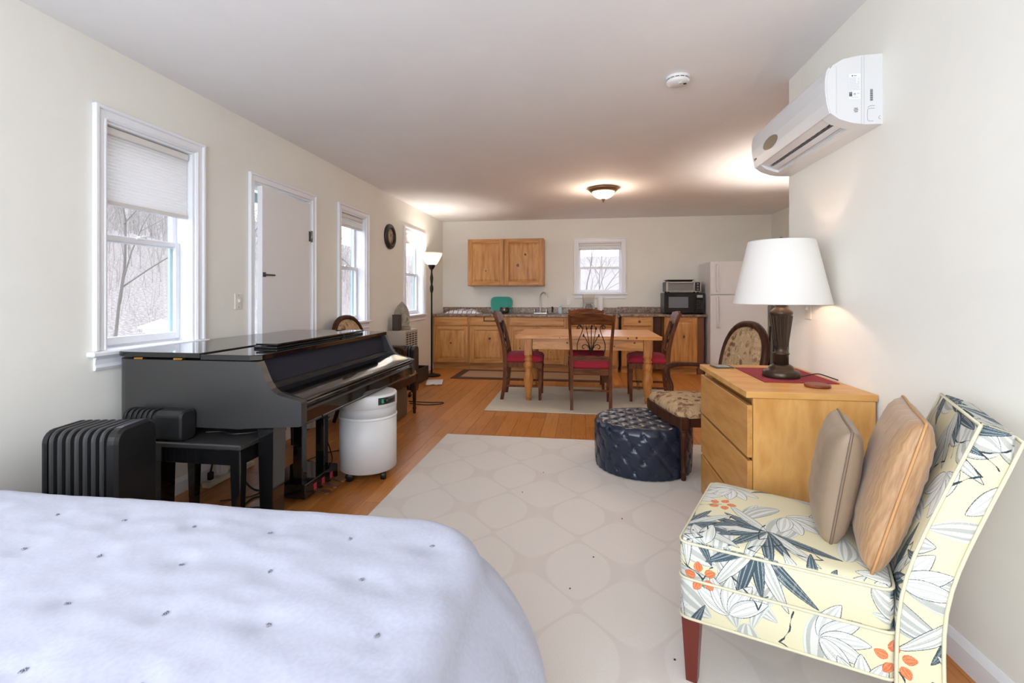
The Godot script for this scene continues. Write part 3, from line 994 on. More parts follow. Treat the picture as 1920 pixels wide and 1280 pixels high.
func build_kitchen() -> void:
	var hs := [[0.0, rgb(156, 98, 46)], [0.3, rgb(186, 128, 68)], [0.55, rgb(198, 142, 80)], [0.8, rgb(208, 155, 92)], [1.0, rgb(182, 122, 62)]]
	var pan: Array = []
	for k in [[[0.5, 0.45, 7.0]], [[0.55, 0.28, 9.0]], [[0.35, 0.6, 6.0]], [[0.3, 0.58, 9.0], [0.55, 0.3, 7.0]], [[0.62, 0.36, 8.0]], [[0.5, 0.72, 5.0]]]:
		var m := mat(Color.WHITE, 0.42)
		m.albedo_texture = board_tex(200 + pan.size() * 3, k, hs)
		pan.append(m)
	var dw: Array = []
	for k in [[[0.3, 0.5, 4.0]], [[0.55, 0.62, 7.0]]]:
		var m2 := wood(M.hick_tex, 0, 0.42, 3.2, 0.28)
		m2.uv1_offset = Vector3(0.3 * dw.size(), 0.4, 0.1)
		dw.append(m2)
	var top_l := 0.862
	base_cabinet(-2.432, -1.822, top_l, [["drawer", 0.02, 0.715, 0.57, 0.135, dw[0]], ["door", 0.02, 0.115, 0.57, 0.585, pan[0]]], "wooden base cabinet in the left corner below the checked towel")
	var c2 := base_cabinet(-1.82, -1.19, top_l, [["drawer", 0.02, 0.715, 0.59, 0.135, dw[1]], ["door", 0.02, 0.115, 0.59, 0.585, pan[1]]], "wooden base cabinet with a black towel bar below the teal board")
	part("towel_bar", mb().box(Vector3(0.25, 0.822, 0.022), Vector3(0.014, 0.07, 0.008), 0.002).tube([Vector3(0.24, 0.795, 0.026), Vector3(0.44, 0.795, 0.026)], 0.006, 8).box(Vector3(0.43, 0.822, 0.022), Vector3(0.014, 0.07, 0.008), 0.002), M.dark, c2)
	base_cabinet(-1.188, -0.252, top_l, [["drawer", 0.03, 0.715, 0.876, 0.135, dw[0]], ["door", 0.03, 0.115, 0.432, 0.585, pan[2]], ["door", 0.474, 0.115, 0.432, 0.585, pan[5]]], "wide wooden sink cabinet with two doors below the faucet")
	base_cabinet(-0.25, 0.55, top_l, [["drawer", 0.025, 0.715, 0.36, 0.135, dw[1]], ["drawer", 0.415, 0.715, 0.36, 0.135, dw[0]], ["door", 0.025, 0.115, 0.36, 0.585, pan[3]], ["door", 0.415, 0.115, 0.36, 0.585, pan[0]]], "wooden base cabinet below the coffee maker")
	var c5 := base_cabinet(0.6, 1.075, 0.878, [["drawer", 0.02, 0.73, 0.435, 0.13, dw[1]], ["door", 0.02, 0.115, 0.435, 0.6, pan[5]]], "wooden base cabinet with a knotty drawer right of the sink run")
	part("knot", mb().lathe([[0.0, 0.0], [0.022, 0.0], [0.016, 0.001], [0.0, 0.0012]], Vector3(0.27, 0.80, 0.0143), 9, true, Basis(Vector3.RIGHT, PI / 2)), mat(rgb(92, 50, 26), 0.5), c5)
	base_cabinet(1.244, 1.73, 0.878, [["door", 0.02, 0.115, 0.446, 0.75, pan[4]]], "wooden base cabinet with a single tall door below the microwave")
	# brown boards beside the last cabinet
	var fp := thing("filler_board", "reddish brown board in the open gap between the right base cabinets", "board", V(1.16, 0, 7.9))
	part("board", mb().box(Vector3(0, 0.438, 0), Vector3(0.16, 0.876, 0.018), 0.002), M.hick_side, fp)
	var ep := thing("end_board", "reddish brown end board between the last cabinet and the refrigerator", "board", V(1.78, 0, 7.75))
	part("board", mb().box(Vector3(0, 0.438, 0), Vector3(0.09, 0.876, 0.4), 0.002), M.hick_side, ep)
	# worktops with splashback
	var ct := ramp_tex(256, 256, 0.05, 5, 111, [[0.0, rgb(60, 46, 40)], [0.3, rgb(112, 88, 74)], [0.45, rgb(172, 148, 126)], [0.55, rgb(98, 76, 66)], [0.75, rgb(192, 170, 148)], [1.0, rgb(70, 54, 48)]])
	M.counter = tri_mat(ct, 1.1, 0.3)
	var wt := thing("worktop", "mottled brown stone-look worktop with the sink, long left piece", "worktop", V(0, 0, WB), 0.0, "worktops")
	part("top", mb().box(V(-0.93, 0.881, -0.31), Vector3(3.0, 0.036, 0.62), 0.006), M.counter, wt)
	var s1 := part("splashback", mb().box(Vector3.ZERO, Vector3(3.0, 0.1, 0.022), 0.004), M.counter, self, V(-0.93, 0.95, WB - 0.012))
	tag(s1, "long mottled brown splashback strip behind the sink worktop", "splashback", "splashbacks")
	var wt2 := thing("worktop", "short mottled brown worktop under the microwave", "worktop", V(0, 0, WB), 0.0, "worktops")
	part("top", mb().box(V(1.221, 0.896, -0.31), Vector3(1.282, 0.034, 0.62), 0.006), M.counter, wt2)
	s1 = part("splashback", mb().box(Vector3.ZERO, Vector3(1.296, 0.1, 0.022), 0.004), M.counter, self, V(1.228, 0.964, WB - 0.012))
	tag(s1, "short mottled brown splashback strip behind the microwave", "splashback", "splashbacks")
	# wall cabinets
	for q in [[-1.913, -1.291, 5, "left wall cabinet with a plain knotty door above the worktop"], [-1.289, -0.634, 3, "right wall cabinet with a dark swirling knot in its door"]]:
		var u := thing("wall_cabinet", q[3], "cabinet", V(q[0], 1.362, WB - 0.305), 0.0, "wall cabinets")
		var w: float = q[1] - q[0]
		part("carcass", mb().box(Vector3(w / 2, 0.393, -0.151), Vector3(w, 0.786, 0.302), 0.002), M.hick_v, u)
		cab_door(u, Vector3(0.014, 0.014, 0.0), w - 0.028, 0.758, pan[q[2]])
	build_kitchen_things()


func build_kitchen_things() -> void:
	var ty := 0.899
	# checked towel heaped on the counter corner
	var im := Image.create(256, 256, false, Image.FORMAT_RGB8)
	im.fill(rgb(226, 224, 226))
	for k in 8:
		im.fill_rect(Rect2i(k * 32, 0, 4, 256), rgb(58, 60, 74))
		im.fill_rect(Rect2i(0, k * 32, 256, 4), rgb(58, 60, 74))
	var tm := mat(Color.WHITE, 0.95)
	tm.albedo_texture = ImageTexture.create_from_image(im)
	var n := thing("dish_towel", "white towel with dark check heaped on the left end of the worktop", "towel", V(-1.98, ty, 7.82))
	var rows: Array = []
	var hn := FastNoiseLite.new()
	hn.seed = 3
	hn.frequency = 2.2
	for i in 21:
		var r: Array = []
		for k in 41:
			var x := -0.31 + 0.62 * k / 40.0
			var z := -0.16 + 0.32 * i / 20.0
			var e := minf(1.0 - absf(x) / 0.31, 1.0 - absf(z) / 0.16)
			r.append(Vector3(x, 0.004 + 0.075 * pow(smoothstep(0.0, 0.55, e), 0.7) * (0.75 + 0.5 * hn.get_noise_2d(x * 1.6, z * 2.5)), z))
		rows.append(r)
	var tb := mb()
	for i in 20:
		for k in 40:
			tb.quad(rows[i][k], rows[i + 1][k], rows[i + 1][k + 1], rows[i][k + 1], Vector2(k / 40.0, i / 40.0), Vector2(k / 40.0, (i + 1) / 40.0), Vector2((k + 1) / 40.0, (i + 1) / 40.0), Vector2((k + 1) / 40.0, i / 40.0))
	tb.fin(true)
	part("cloth", tb, tm, n)
	# teal board leaning on the wall
	n = thing("cutting_board", "teal rounded cutting board leaning on the splashback", "cutting board", V(-1.375, ty, 8.05))
	var pl := PackedVector2Array()
	for q in [[-0.14, 0.0], [0.14, 0.0], [0.165, 0.06], [0.182, 0.14], [0.178, 0.22], [0.16, 0.265], [0.13, 0.28], [-0.13, 0.28], [-0.16, 0.265], [-0.178, 0.22], [-0.182, 0.14], [-0.165, 0.06]]: pl.append(Vector2(q[0], q[1]))
	part("board", mb().prism(pl, -0.006, 0.006, Transform3D(Basis(Vector3.RIGHT, deg_to_rad(-7.0)), Vector3(0, 0.002, 0.02)), 0.002), mat(rgb(16, 150, 132), 0.4), n)
	part("rim", mb().tube(curve([Vector3(-0.14, 0.004, 0.028), Vector3(-0.182, 0.14, 0.01), Vector3(-0.16, 0.262, -0.006), Vector3(0, 0.28, -0.008), Vector3(0.16, 0.262, -0.006), Vector3(0.182, 0.14, 0.01), Vector3(0.14, 0.004, 0.028)], 6), 0.006, 6), mat(rgb(96, 190, 186), 0.4), n)
	# small steel pot in front of it
	n = thing("saucepan", "small steel pot with a loop handle in front of the teal board", "pot", V(-1.30, ty, 7.9))
	part("bowl", mb().lathe([[0.0, 0.0], [0.055, 0.0], [0.075, 0.02], [0.08, 0.06], [0.072, 0.1], [0.074, 0.106], [0.068, 0.106], [0.07, 0.06], [0.06, 0.02], [0.0, 0.014]], Vector3.ZERO, 24), mat(rgb(110, 100, 92), 0.25, 0.9), n)
	part("handle", mb().tube(curve([Vector3(0.07, 0.085, 0.02), Vector3(0.11, 0.09, 0.03), Vector3(0.115, 0.05, 0.03), Vector3(0.075, 0.03, 0.02)], 5), 0.006, 6), mat(rgb(150, 148, 144), 0.3, 1.0), n)
	# faucet
	n = thing("faucet", "brushed steel gooseneck faucet with two lever handles", "faucet", V(-0.70, ty, 7.98))
	part("base_plate", mb().prism(round_poly(-0.13, -0.026, 0.13, 0.026, 0.025), 0, 0.014, Transform3D(Basis(Vector3.RIGHT, -PI / 2), Vector3.ZERO), 0.003), M.steel, n)
	part("spout", mb().tube(curve([Vector3(0, 0.01, 0), Vector3(0, 0.2, 0), Vector3(0.0, 0.29, 0.004), Vector3(0.03, 0.345, 0.02), Vector3(0.075, 0.35, 0.045), Vector3(0.1, 0.31, 0.058), Vector3(0.102, 0.26, 0.06)], 6), 0.0115, 10).lathe([[0.0, 0.01], [0.024, 0.01], [0.02, 0.03], [0.014, 0.05], [0.0, 0.05]], Vector3.ZERO, 16), M.steel, n)
	for s in [-1.0, 1.0]:
		var hd := part("handle", mb().lathe([[0.0, 0.012], [0.02, 0.012], [0.016, 0.04], [0.012, 0.07], [0.014, 0.078], [0.0, 0.082]], Vector3(s * 0.1, 0, 0), 14), M.steel, n)
		part("lever", mb().tube([Vector3(s * 0.1, 0.074, 0), Vector3(s * 0.14, 0.082, 0.014)], 0.006, 7), M.steel, hd)
	n = thing("side_sprayer", "small dark sink sprayer beside the faucet", "sprayer", V(-0.50, ty, 7.99))
	part("body", mb().lathe([[0.0, 0.0], [0.018, 0.0], [0.012, 0.03], [0.013, 0.08], [0.017, 0.095], [0.015, 0.115], [0.0, 0.118]], Vector3.ZERO, 14), M.bronze, n)
	part("collar", mb().lathe([[0.0, 0.0], [0.022, 0.0], [0.02, 0.018], [0.0, 0.02]], Vector3.ZERO, 14), M.steel, n)
	n = thing("soap_bottle", "clear soap bottle with pale blue liquid by the sink", "bottle", V(-0.365, ty, 7.97))
	var cg := mat(Color(0.80, 0.86, 0.92, 0.75), 0.1)
	cg.transparency = BaseMaterial3D.TRANSPARENCY_ALPHA
	part("bottle", mb().lathe([[0.0, 0.0], [0.034, 0.0], [0.036, 0.01], [0.036, 0.075], [0.03, 0.1], [0.014, 0.118], [0.013, 0.13], [0.0, 0.13]], Vector3.ZERO, 18), cg, n)
	part("pump", mb().lathe([[0.0, 0.13], [0.015, 0.13], [0.015, 0.142], [0.006, 0.145], [0.006, 0.165], [0.0, 0.165]], Vector3.ZERO, 12).tube([Vector3(0, 0.163, 0), Vector3(0.03, 0.16, 0.01)], 0.006, 7), M.white, n)
	n = thing("wall_outlet", "white outlet plate on the kitchen wall right of the faucet", "outlet", V(-0.24, 1.09, WB))
	part("plate", mb().box(Vector3(0, 0, 0.003), Vector3(0.072, 0.115, 0.006), 0.002), M.plate, n)
	for s in [-1.0, 1.0]: part("socket", mb().box(Vector3(0, s * 0.022, 0.0065), Vector3(0.034, 0.03, 0.003), 0.001), M.white, n)
	# coffee maker
	M.coffee = mat(rgb(202, 197, 188), 0.4)
	n = thing("coffee_maker", "white drip coffee maker with a glass pot under the kitchen window", "coffee maker", V(0.10, ty, 7.86))
	part("base", mb().prism(round_poly(-0.1, -0.11, 0.1, 0.11, 0.05), 0, 0.035, Transform3D(Basis(Vector3.RIGHT, -PI / 2), Vector3.ZERO), 0.004), M.coffee, n)
	part("tower", mb().loft([[Vector3(-0.085, 0.035, -0.105), Vector3(0.085, 0.035, -0.105), Vector3(0.075, 0.035, -0.04), Vector3(-0.075, 0.035, -0.04)], [Vector3(-0.1, 0.31, -0.11), Vector3(0.1, 0.31, -0.11), Vector3(0.09, 0.31, -0.035), Vector3(-0.09, 0.31, -0.035)]], true, true, false), M.coffee, n)
	part("filter_head", mb().loft([[Vector3(-0.07, 0.19, -0.04), Vector3(0.07, 0.19, -0.04), Vector3(0.062, 0.19, 0.05), Vector3(-0.062, 0.19, 0.05)], [Vector3(-0.092, 0.27, -0.04), Vector3(0.092, 0.27, -0.04), Vector3(0.085, 0.27, 0.085), Vector3(-0.085, 0.27, 0.085)], [Vector3(-0.096, 0.325, -0.11), Vector3(0.096, 0.325, -0.11), Vector3(0.088, 0.325, 0.09), Vector3(-0.088, 0.325, 0.09)]], true, true, false), M.coffee, n)
	var gl := mat(Color(0.62, 0.60, 0.56, 0.55), 0.05)
	gl.transparency = BaseMaterial3D.TRANSPARENCY_ALPHA
	part("glass_pot", mb().lathe([[0.0, 0.036], [0.06, 0.036], [0.068, 0.06], [0.066, 0.1], [0.05, 0.14], [0.046, 0.165], [0.0, 0.165]], Vector3(0, 0, 0.03), 22), gl, n)
	part("pot_handle", mb().tube(curve([Vector3(0.048, 0.15, 0.05), Vector3(0.085, 0.15, 0.085), Vector3(0.09, 0.1, 0.09), Vector3(0.065, 0.065, 0.06)], 5), 0.008, 7), M.coffee, n)
	# paper towel roll standing on a holder
	n = thing("paper_towel_roll", "white paper towel roll standing beside the coffee maker", "paper towel", V(0.29, ty, 7.88))
	part("stand", mb().lathe([[0.0, 0.0], [0.07, 0.0], [0.068, 0.012], [0.0, 0.014]], Vector3.ZERO, 20), M.plate, n)
	part("roll", mb().lathe([[0.0, 0.014], [0.048, 0.014], [0.05, 0.018], [0.05, 0.288], [0.048, 0.292], [0.018, 0.292], [0.018, 0.27], [0.0, 0.27]], Vector3.ZERO, 24), mat(rgb(240, 240, 242), 0.95), n)
	# microwave
	var my := 0.913
	n = thing("microwave", "black microwave oven on the right worktop", "microwave", V(1.553, my, 7.62))
	part("body", mb().box(Vector3(0, 0.172, -0.19), Vector3(0.595, 0.32, 0.37), 0.008), mat(rgb(30, 30, 31), 0.35), n)
	for s in [[-0.25, -0.05], [0.25, -0.05], [-0.25, -0.33], [0.25, -0.33]]: part("foot", mb().lathe([[0.0, 0.0], [0.016, 0.0], [0.016, 0.014], [0.0, 0.014]], Vector3(s[0], 0, s[1]), 10), M.dark, n)
	var md := part("door", mb().box(Vector3(-0.07, 0.172, 0.004), Vector3(0.44, 0.306, 0.018), 0.005), mat(rgb(22, 22, 23), 0.18), n)
	part("window", mb().box(Vector3(-0.09, 0.185, 0.0135), Vector3(0.29, 0.17, 0.002)), mat(rgb(110, 112, 122), 0.2), md)
	part("control_panel", mb().box(Vector3(0.225, 0.172, 0.004), Vector3(0.14, 0.306, 0.016), 0.004), mat(rgb(16, 16, 17), 0.25), n)
	var kb := mb()
	for i in 5:
		for k in 3: kb.box(Vector3(0.19 + k * 0.034, 0.21 - i * 0.03, 0.0125), Vector3(0.024, 0.016, 0.003), 0.001)
	part("keypad", kb, mat(rgb(52, 52, 54), 0.4), n).set_meta("kind", "stuff")
	part("display", mb().box(Vector3(0.225, 0.278, 0.0125), Vector3(0.085, 0.04, 0.003)), mat(rgb(170, 172, 172), 0.3), n)
	part("name_mark", mb().box(Vector3(-0.09, 0.045, 0.0135), Vector3(0.06, 0.008, 0.001)), mat(rgb(150, 150, 150), 0.4), n)
	# toaster oven on top of it
	var oy := my + 0.333
	n = thing("toaster_oven", "steel toaster oven standing on the black microwave", "toaster oven", V(1.545, oy, 7.64))
	part("body", mb().box(Vector3(0, 0.092, -0.16), Vector3(0.52, 0.155, 0.31), 0.006), mat(rgb(40, 39, 39), 0.35, 0.5), n)
	for s in [[-0.22, -0.03], [0.22, -0.03], [-0.22, -0.29], [0.22, -0.29]]: part("foot", mb().lathe([[0.0, 0.0], [0.014, 0.0], [0.014, 0.016], [0.0, 0.016]], Vector3(s[0], 0, s[1]), 10), M.dark, n)
	var fr := mb()
	fr.box(Vector3(0, 0.166, 0), Vector3(0.52, 0.014, 0.018), 0.003).box(Vector3(0, 0.022, 0), Vector3(0.52, 0.016, 0.018), 0.003).box(Vector3(-0.245, 0.094, 0), Vector3(0.03, 0.13, 0.018), 0.003).box(Vector3(0.16, 0.094, 0), Vector3(0.02, 0.13, 0.018), 0.003).box(Vector3(0.252, 0.094, 0), Vector3(0.016, 0.13, 0.018), 0.003)
	part("front_frame", fr, M.steel, n)
	part("glass_door", mb().box(Vector3(-0.04, 0.094, -0.002), Vector3(0.38, 0.13, 0.01)), mat(rgb(132, 130, 130), 0.15), n)
	part("door_handle", mb().tube([Vector3(-0.21, 0.155, 0.03), Vector3(0.13, 0.155, 0.03)], 0.007, 8).box(Vector3(-0.2, 0.155, 0.016), Vector3(0.012, 0.012, 0.03)).box(Vector3(0.12, 0.155, 0.016), Vector3(0.012, 0.012, 0.03)), M.steel, n)
	part("control_panel", mb().box(Vector3(0.207, 0.094, 0), Vector3(0.074, 0.13, 0.016), 0.002), mat(rgb(44, 44, 46), 0.4), n)
	for k in 3: part("knob", mb().lathe([[0.0, 0.0], [0.014, 0.0], [0.012, 0.014], [0.0, 0.016]], Vector3(0.207, 0.135 - k * 0.042, 0.008), 14, true, Basis(Vector3.RIGHT, PI / 2)), M.steel, n)
	n = thing("baking_tray", "dark baking tray lying on the toaster oven", "tray", V(1.50, oy + 0.1705, 7.79))
	part("tray", mb().loft([[Vector3(-0.17, 0, -0.12), Vector3(0.17, 0, -0.12), Vector3(0.17, 0, 0.12), Vector3(-0.17, 0, 0.12)], [Vector3(-0.19, 0.026, -0.14), Vector3(0.19, 0.026, -0.14), Vector3(0.19, 0.026, 0.14), Vector3(-0.19, 0.026, 0.14)], [Vector3(-0.21, 0.028, -0.15), Vector3(0.21, 0.028, -0.15), Vector3(0.21, 0.028, 0.15), Vector3(-0.21, 0.028, 0.15)], [Vector3(-0.21, 0.031, -0.15), Vector3(0.21, 0.031, -0.15), Vector3(0.21, 0.031, 0.15), Vector3(-0.21, 0.031, 0.15)], [Vector3(-0.186, 0.028, -0.136), Vector3(0.186, 0.028, -0.136), Vector3(0.186, 0.028, 0.136), Vector3(-0.186, 0.028, 0.136)], [Vector3(-0.168, 0.003, -0.118), Vector3(0.168, 0.003, -0.118), Vector3(0.168, 0.003, 0.118), Vector3(-0.168, 0.003, 0.118)]], true, true, false), mat(rgb(58, 50, 48), 0.35, 0.6), n)
	# refrigerator
	n = thing("refrigerator", "tall white refrigerator with a freezer door on top", "refrigerator", V(2.265, 0, 7.35))
	part("cabinet", mb().box(Vector3(0, 0.875, -0.39), Vector3(0.78, 1.67, 0.66), 0.008), M.appliance, n)
	part("plinth", mb().box(Vector3(0, 0.04, -0.36), Vector3(0.74, 0.08, 0.58)), M.dark, n)
	var d1 := part("freezer_door", mb().box(Vector3(0, 1.466, -0.025), Vector3(0.795, 0.502, 0.06), 0.012), M.appliance, n)
	var d2 := part("fridge_door", mb().box(Vector3(0, 0.646, -0.025), Vector3(0.795, 1.125, 0.06), 0.012), M.appliance, n)
	part("door_gasket", mb().box(Vector3(0, 1.2115, -0.035), Vector3(0.77, 0.008, 0.04)), mat(rgb(140, 140, 140), 0.6), n)
	part("handle", mb().tube(curve([Vector3(-0.31, 1.27, 0.005), Vector3(-0.31, 1.29, 0.045), Vector3(-0.31, 1.46, 0.052), Vector3(-0.31, 1.63, 0.045), Vector3(-0.31, 1.65, 0.005)], 6), 0.014, 8), M.appliance, d1)
	part("handle", mb().tube(curve([Vector3(-0.31, 0.74, 0.005), Vector3(-0.31, 0.76, 0.045), Vector3(-0.31, 0.95, 0.052), Vector3(-0.31, 1.15, 0.045), Vector3(-0.31, 1.17, 0.005)], 6), 0.014, 8), M.appliance, d2)
	# ironing board between the refrigerator and the wall
	n = thing("ironing_board", "narrow folded ironing board with dark legs beside the refrigerator", "ironing board", V(2.76, 0, 7.42))
	var tl := Basis(Vector3.BACK, deg_to_rad(-3.0))
	part("board", mb().prism(PackedVector2Array([Vector2(-0.15, 0.05), Vector2(0.15, 0.05), Vector2(0.15, 0.7), Vector2(0.09, 0.84), Vector2(0.0, 0.88), Vector2(-0.09, 0.84), Vector2(-0.15, 0.7)]), -0.012, 0.012, Transform3D(tl * Basis(Vector3.UP, PI / 2), Vector3(0.0, 0.0, 0)), 0.004), M.plate, n)
	part("leg", mb().tube([Vector3(-0.035, 0.012, 0.1), Vector3(-0.02, 0.75, 0.06)], 0.011, 7), M.dark, n)
	part("leg", mb().tube([Vector3(-0.035, 0.012, -0.1), Vector3(-0.02, 0.75, -0.06)], 0.011, 7), M.dark, n)
	# runner mat
	n = thing("runner_mat", "beige runner mat with a brown border in front of the sink", "mat", V(-0.75, 0, 7.085))
	part("border", mb().box(Vector3(0, 0.005, 0), Vector3(2.3, 0.008, 0.8), 0.003), tri_mat(ramp_tex(128, 128, 0.2, 2, 121, [[0.0, rgb(70, 42, 30)], [1.0, rgb(94, 60, 44)]]), 5.0, 0.95), n)
	part("field", mb().box(Vector3(0, 0.0075, 0), Vector3(2.06, 0.008, 0.56), 0.002), tri_mat(ramp_tex(128, 128, 0.2, 2, 122, [[0.0, rgb(150, 116, 84)], [1.0, rgb(178, 144, 108)]]), 5.0, 0.95), n)


# ---------------------------------------------------------------- dining table, chairs, rugs
func build_dining() -> void:
	var n := thing("dining_rug", "plain cream rug under the dining table", "rug", V(0.05, 0, 5.56))
	M.rug_plain = tri_mat(ramp_tex(256, 256, 0.15, 3, 131, [[0.0, rgb(190, 180, 160)], [1.0, rgb(218, 208, 188)]]), 3.0, 0.98)
	part("pile", mb().box(Vector3(0, 0.006, 0), Vector3(2.14, 0.01, 1.38), 0.004), M.rug_plain, n)
	var fy := 0.011
	# table
	n = thing("dining_table", "honey pine farmhouse table with turned legs", "table", V(0.05, fy, 5.8))
	var W := 1.6
	var D := 1.04
	var tops := [M.pine_x, wood(M.pine_tex, 0, 0.3, 2.6, 0.3, Color(0.96, 0.95, 0.94)), wood(M.pine_tex, 0, 0.3, 3.4, 0.3, Color(1.0, 0.98, 0.95))]
	for m in tops: m.uv1_offset = Vector3(tops.find(m) * 0.37, 0.2 * tops.find(m), 0.1)
	for k in 6:
		part("top_board", mb().box(Vector3(0, 0.729, -D / 2 + D / 12 + k * D / 6), Vector3(W, 0.038, D / 6 - 0.001), 0.0025), tops[k % 3], n)
	var lx := 0.66
	var lz := 0.40
	for s in [-1.0, 1.0]:
		part("apron", mb().box(Vector3(0, 0.645, s * lz), Vector3(2 * lx - 0.09, 0.125, 0.024), 0.002), M.pine_x, n)
		part("end_apron", mb().box(Vector3(s * lx, 0.645, 0), Vector3(0.024, 0.125, 2 * lz - 0.09), 0.002), wood(M.pine_tex, 2, 0.35, 3.0, 0.4), n)
	var leg := mb()
	leg.box(Vector3(0, 0.615, 0), Vector3(0.088, 0.19, 0.088), 0.004)
	leg.lathe([[0.0, 0.0], [0.0296, 0.0], [0.03, 0.012], [0.0308, 0.03], [0.0388, 0.036], [0.0388, 0.046], [0.0296, 0.052], [0.0319, 0.07], [0.0388, 0.12], [0.0502, 0.2], [0.0593, 0.26], [0.05, 0.295], [0.0410, 0.318], [0.0365, 0.33], [0.04, 0.338], [0.04, 0.35], [0.0376, 0.358], [0.0502, 0.376], [0.0581, 0.4], [0.0513, 0.43], [0.0388, 0.446], [0.0490, 0.455], [0.0490, 0.47], [0.0376, 0.48], [0.0410, 0.5], [0.0502, 0.515], [0.0502, 0.522], [0.0, 0.524]], Vector3.ZERO, 20)
	var lm := leg.mesh()
	for s in [[-1, -1], [1, -1], [-1, 1], [1, 1]]: part("leg", lm, M.pine_y, n, Vector3(s[0] * lx, 0, s[1] * lz))
	var kn := mat(rgb(84, 48, 24), 0.5)
	for q in [[0.44, 0.729, 0.5205, 0.010], [0.53, 0.734, 0.5205, 0.012], [-0.3, 0.727, 0.5205, 0.006], [0.52, 0.67, 0.4125, 0.012], [-0.22, 0.66, 0.4125, 0.011], [0.3, 0.63, 0.4125, 0.009]]:
		part("knot", mb().lathe([[0.0, 0.0], [q[3], 0.0], [q[3] * 0.6, 0.0006], [0.0, 0.0008]], Vector3(q[0], q[1], q[2] - 0.0006), 10, true, Basis(Vector3.RIGHT, PI / 2)), kn, n)
	# chairs
	var grp := "dining chairs with red velvet seats"
	var c0 := dining_chair("dark dining chair with its iron scroll back turned to the camera, near table side", grp)
	c0.position = V(0.085, fy, 5.235)
	c0.rotation.y = PI + 0.02
	copy(c0, V(-0.69, fy, 5.605), PI / 2 + 0.03, "dark dining chair seen from the side at the left end of the table")
	copy(c0, V(0.755, fy, 5.70), -PI / 2 - 0.04, "dark dining chair seen from the side at the right end of the table")
	copy(c0, V(0.05, fy, 6.235), 0.0, "dark dining chair on the far side of the table, facing the camera")


